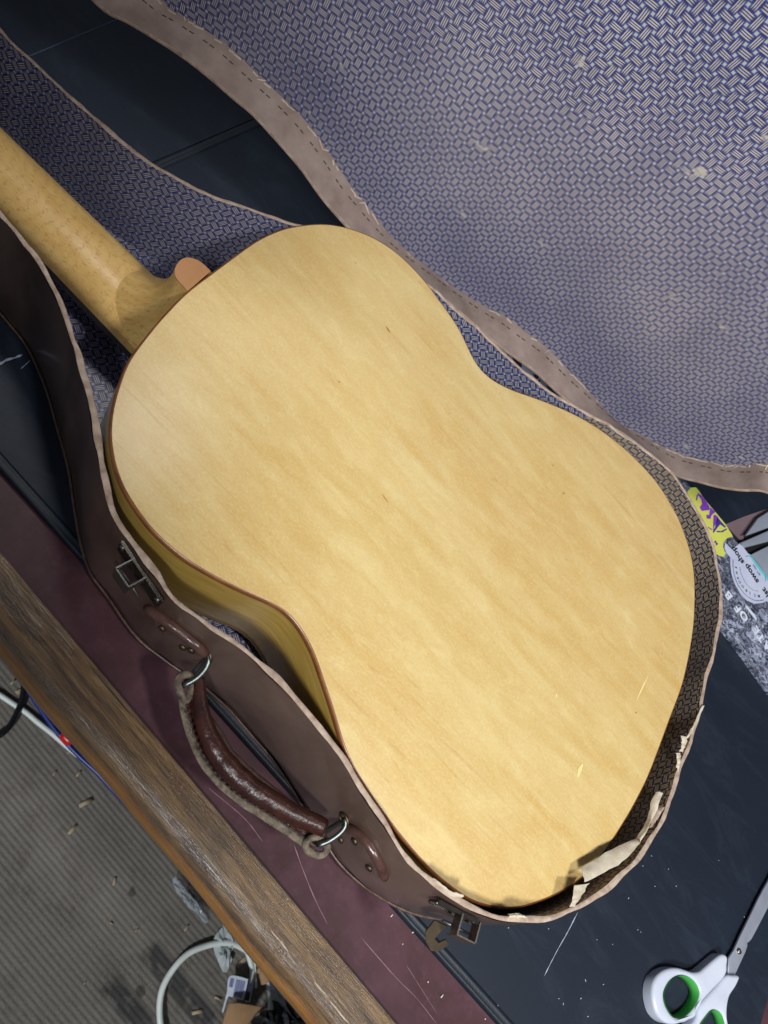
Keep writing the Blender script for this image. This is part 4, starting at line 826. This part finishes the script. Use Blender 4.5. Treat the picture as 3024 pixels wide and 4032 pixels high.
cable('black_cable', z12([(195, 380), (190, 470), (165, 570), (110, 690), (50, 780), (-60, 860)]), 0.016, 0.0046, M['cableb'], 'black cable looping over the white cable at left', 40)
cable('blue_cable', z12([(225, 440), (300, 560), (440, 760), (560, 900), (680, 1020), (800, 1130), (930, 1272), (1040, 1390), (1140, 1490), (1220, 1580)]), 0.014, 0.0042, M['cableu'], 'blue cable running along below the bench edge', 60)
cable('pale_wire', z12([(610, 900), (700, 1010), (790, 1105), (900, 1225), (985, 1318)]), 0.010, 0.0034, M['cablew'], 'pale wire lying beside the blue cable', 30, 'wire')
m = MB(); a, b = P(*z12([(505, 800)])[0], ZF+0.03), P(*z12([(592, 885)])[0], ZF+0.03); t = unit(b-a)
m.tube([a+(b-a)*k for k in np.linspace(0, 1, 8)], [0.004, 0.008, 0.009, 0.009, 0.009, 0.009, 0.008, 0.005], 10); tag(m.build('red_plug', M['red'], None, loc=a), 'red plastic plug beside the blue cable', 'plug')
# plastic scraps
def scrap(name, px, z, material, label, cat, amp=0.004):
    ring = [P(u, v, ZF+z) for u, v in smooth(np.array(px), 26, True)]; c = np.mean(ring, 0); rows = []
    for k, t_ in enumerate((1.0, 0.75, 0.5, 0.25, 0.02)): rows.append([c+(p-c)*t_+np.array([0, 0, amp*(rng.random()+0.4*k*(k < 3))]) for p in ring])
    m_ = MB(); m_.loft(rows, closed=True); return tag(m_.build(name, material, None, smooth_=False, loc=c), label, cat)
scrap('plastic_bag', z11([(972, 640), (940, 700), (895, 765), (900, 850), (930, 930), (962, 998), (990, 960), (1012, 905), (1000, 862), (1022, 835), (1062, 790), (1030, 700)]), 0.006, plain('pale_bag', s2l((186, 194, 192)), s2l((164, 172, 170)), 30, 0.35), 'crumpled pale plastic bag caught under the white cable loop', 'plastic bag', 0.008)
scrap('plastic_wrap', z11([(640, 360), (690, 420), (735, 470), (800, 545), (840, 620), (862, 670), (830, 665), (790, 610), (740, 575), (680, 510), (620, 400)]), 0.004, M['film'], 'clear crumpled plastic wrapper on the carpet beside the bench edge', 'wrapper', 0.012)
tg_ = empty('cable_tag', tuple(P(925, 3890, ZF)), 'white printed plastic tag with a thin stem lying by the cardboard', 'tag')
zt_ = ZF+0.03
slab('tag_card', smooth(np.array(z11([(1005, 1015), (1115, 1032), (1120, 1050), (1095, 1160), (1085, 1172), (1010, 1150), (990, 1155), (963, 1245), (955, 1240), (985, 1120)])), 60, True), zt_-0.001, zt_, M['inkw'], tg_)
m = MB(); aT, bT = P(*z11([(1012, 1030)])[0], zt_+0.0006), P(*z11([(1000, 1090)])[0], zt_+0.0006)
for k, (x0, y0, x1, y1) in enumerate(((1014, 1030, 1004, 1085), (1026, 1032, 1014, 1090), (1052, 1040, 1032, 1140), (1066, 1042, 1046, 1145), (1082, 1045, 1062, 1150), (1098, 1050, 1074, 1158))):
    p0, p1 = P(*z11([(x0, y0)])[0], zt_+0.0006), P(*z11([(x1, y1)])[0], zt_+0.0006); t = unit(p1-p0); m.box((p0+p1)/2, (p1-p0)/2, np.cross(t, (0, 0, 1))*0.0018, (0, 0, 0.0002))
m.build('small_print', M['printblue'], tg_, smooth_=False)
m = MB(); slabp = slab('dark_strip', z11([(1128, 1060), (1150, 1065), (1128, 1180), (1100, 1172)]), zt_-0.001, zt_+0.0004, plain('tag_dark', s2l((70, 66, 92)), s2l((50, 48, 70)), 60, 0.4), tg_)
cb = empty('cardboard_piece', tuple(P(960, 4000, ZF)), 'brown cardboard piece at the bottom edge of the carpet', 'cardboard')
slab('cardboard_sheet', z11([(1000, 1192), (1060, 1188), (1240, 1218), (1180, 1260), (1110, 1345), (1080, 1420), (940, 1420), (965, 1300)]), ZF+0.05, ZF+0.054, M['card'], cb, bev=0.0015)
scrap('black_cloth', z11([(1200, 1240), (1290, 1235), (1320, 1330), (1310, 1450), (1100, 1450), (1120, 1340)]), 0.058, M['black'], 'black crumpled cloth over the corner of the cardboard', 'cloth', 0.02)
m = MB(); rr = np.array([P(*p, ZF+0.03) for p in z11([(1195, 945), (1225, 960), (1240, 1010), (1250, 1055)])]); m.tube(smooth(rr, 12), 0.011, 8, flat=0.6); tag(m.build('brown_tape', M['card'], None, loc=rr[0]), 'crumpled brown tape wrapped round the white cable end', 'tape')
scrap('black_bag', [(1052, 3815), (1100, 3840), (1200, 3950), (1290, 4060), (1330, 4150), (1100, 4150), (1082, 3990), (1060, 3900)], 0.05, M['black'], 'black crumpled bag under the bench edge beside the cardboard', 'bag', 0.01)
m = MB()
for u, v, L in z11([(0, 0)]) and [(270, 3870, .006)]:
    pass
for (x, y), L in (((250, 395), .006), ((720, 700), .005), ((925, 1160), .006), ((790, 1250), .008), ((395, 715), .003), ((55, 1060), .002), ((1085, 920), .011), ((230, 670), .003)):
    u, v = z11([(x, y)])[0]; c = P(u, v, ZF+0.002); an = rng.random()*3; a = np.array([math.cos(an), math.sin(an), 0]); m.box(c, a*L, np.array([-a[1], a[0], 0])*L*0.3, (0, 0, 0.001))
for (x, y), L in (((105, 385), .005), ((155, 455), .006), ((565, 955), .004), ((640, 1135), .005), ((445, 1130), .004), ((700, 1370), .011), ((590, 1590), .008), ((160, 470), .005)):
    u, v = z12([(x, y)])[0]; c = P(u, v, ZF+0.002); an = 1.2+rng.random()*.6; a = np.array([math.cos(an), math.sin(an), 0]); m.box(c, a*L, np.array([-a[1], a[0], 0])*L*0.3, (0, 0, 0.0015))
s = m.build('wood_shavings', plain('shaving', s2l((186, 170, 146)), s2l((140, 112, 80)), 30, 0.8)); s['kind'] = 'stuff'; s['label'] = 'small wood shavings and crumbs scattered on the carpet'; s['category'] = 'shavings'
for o in list(bpy.data.objects):
    if '_w' in o.keys(): del o['_w']
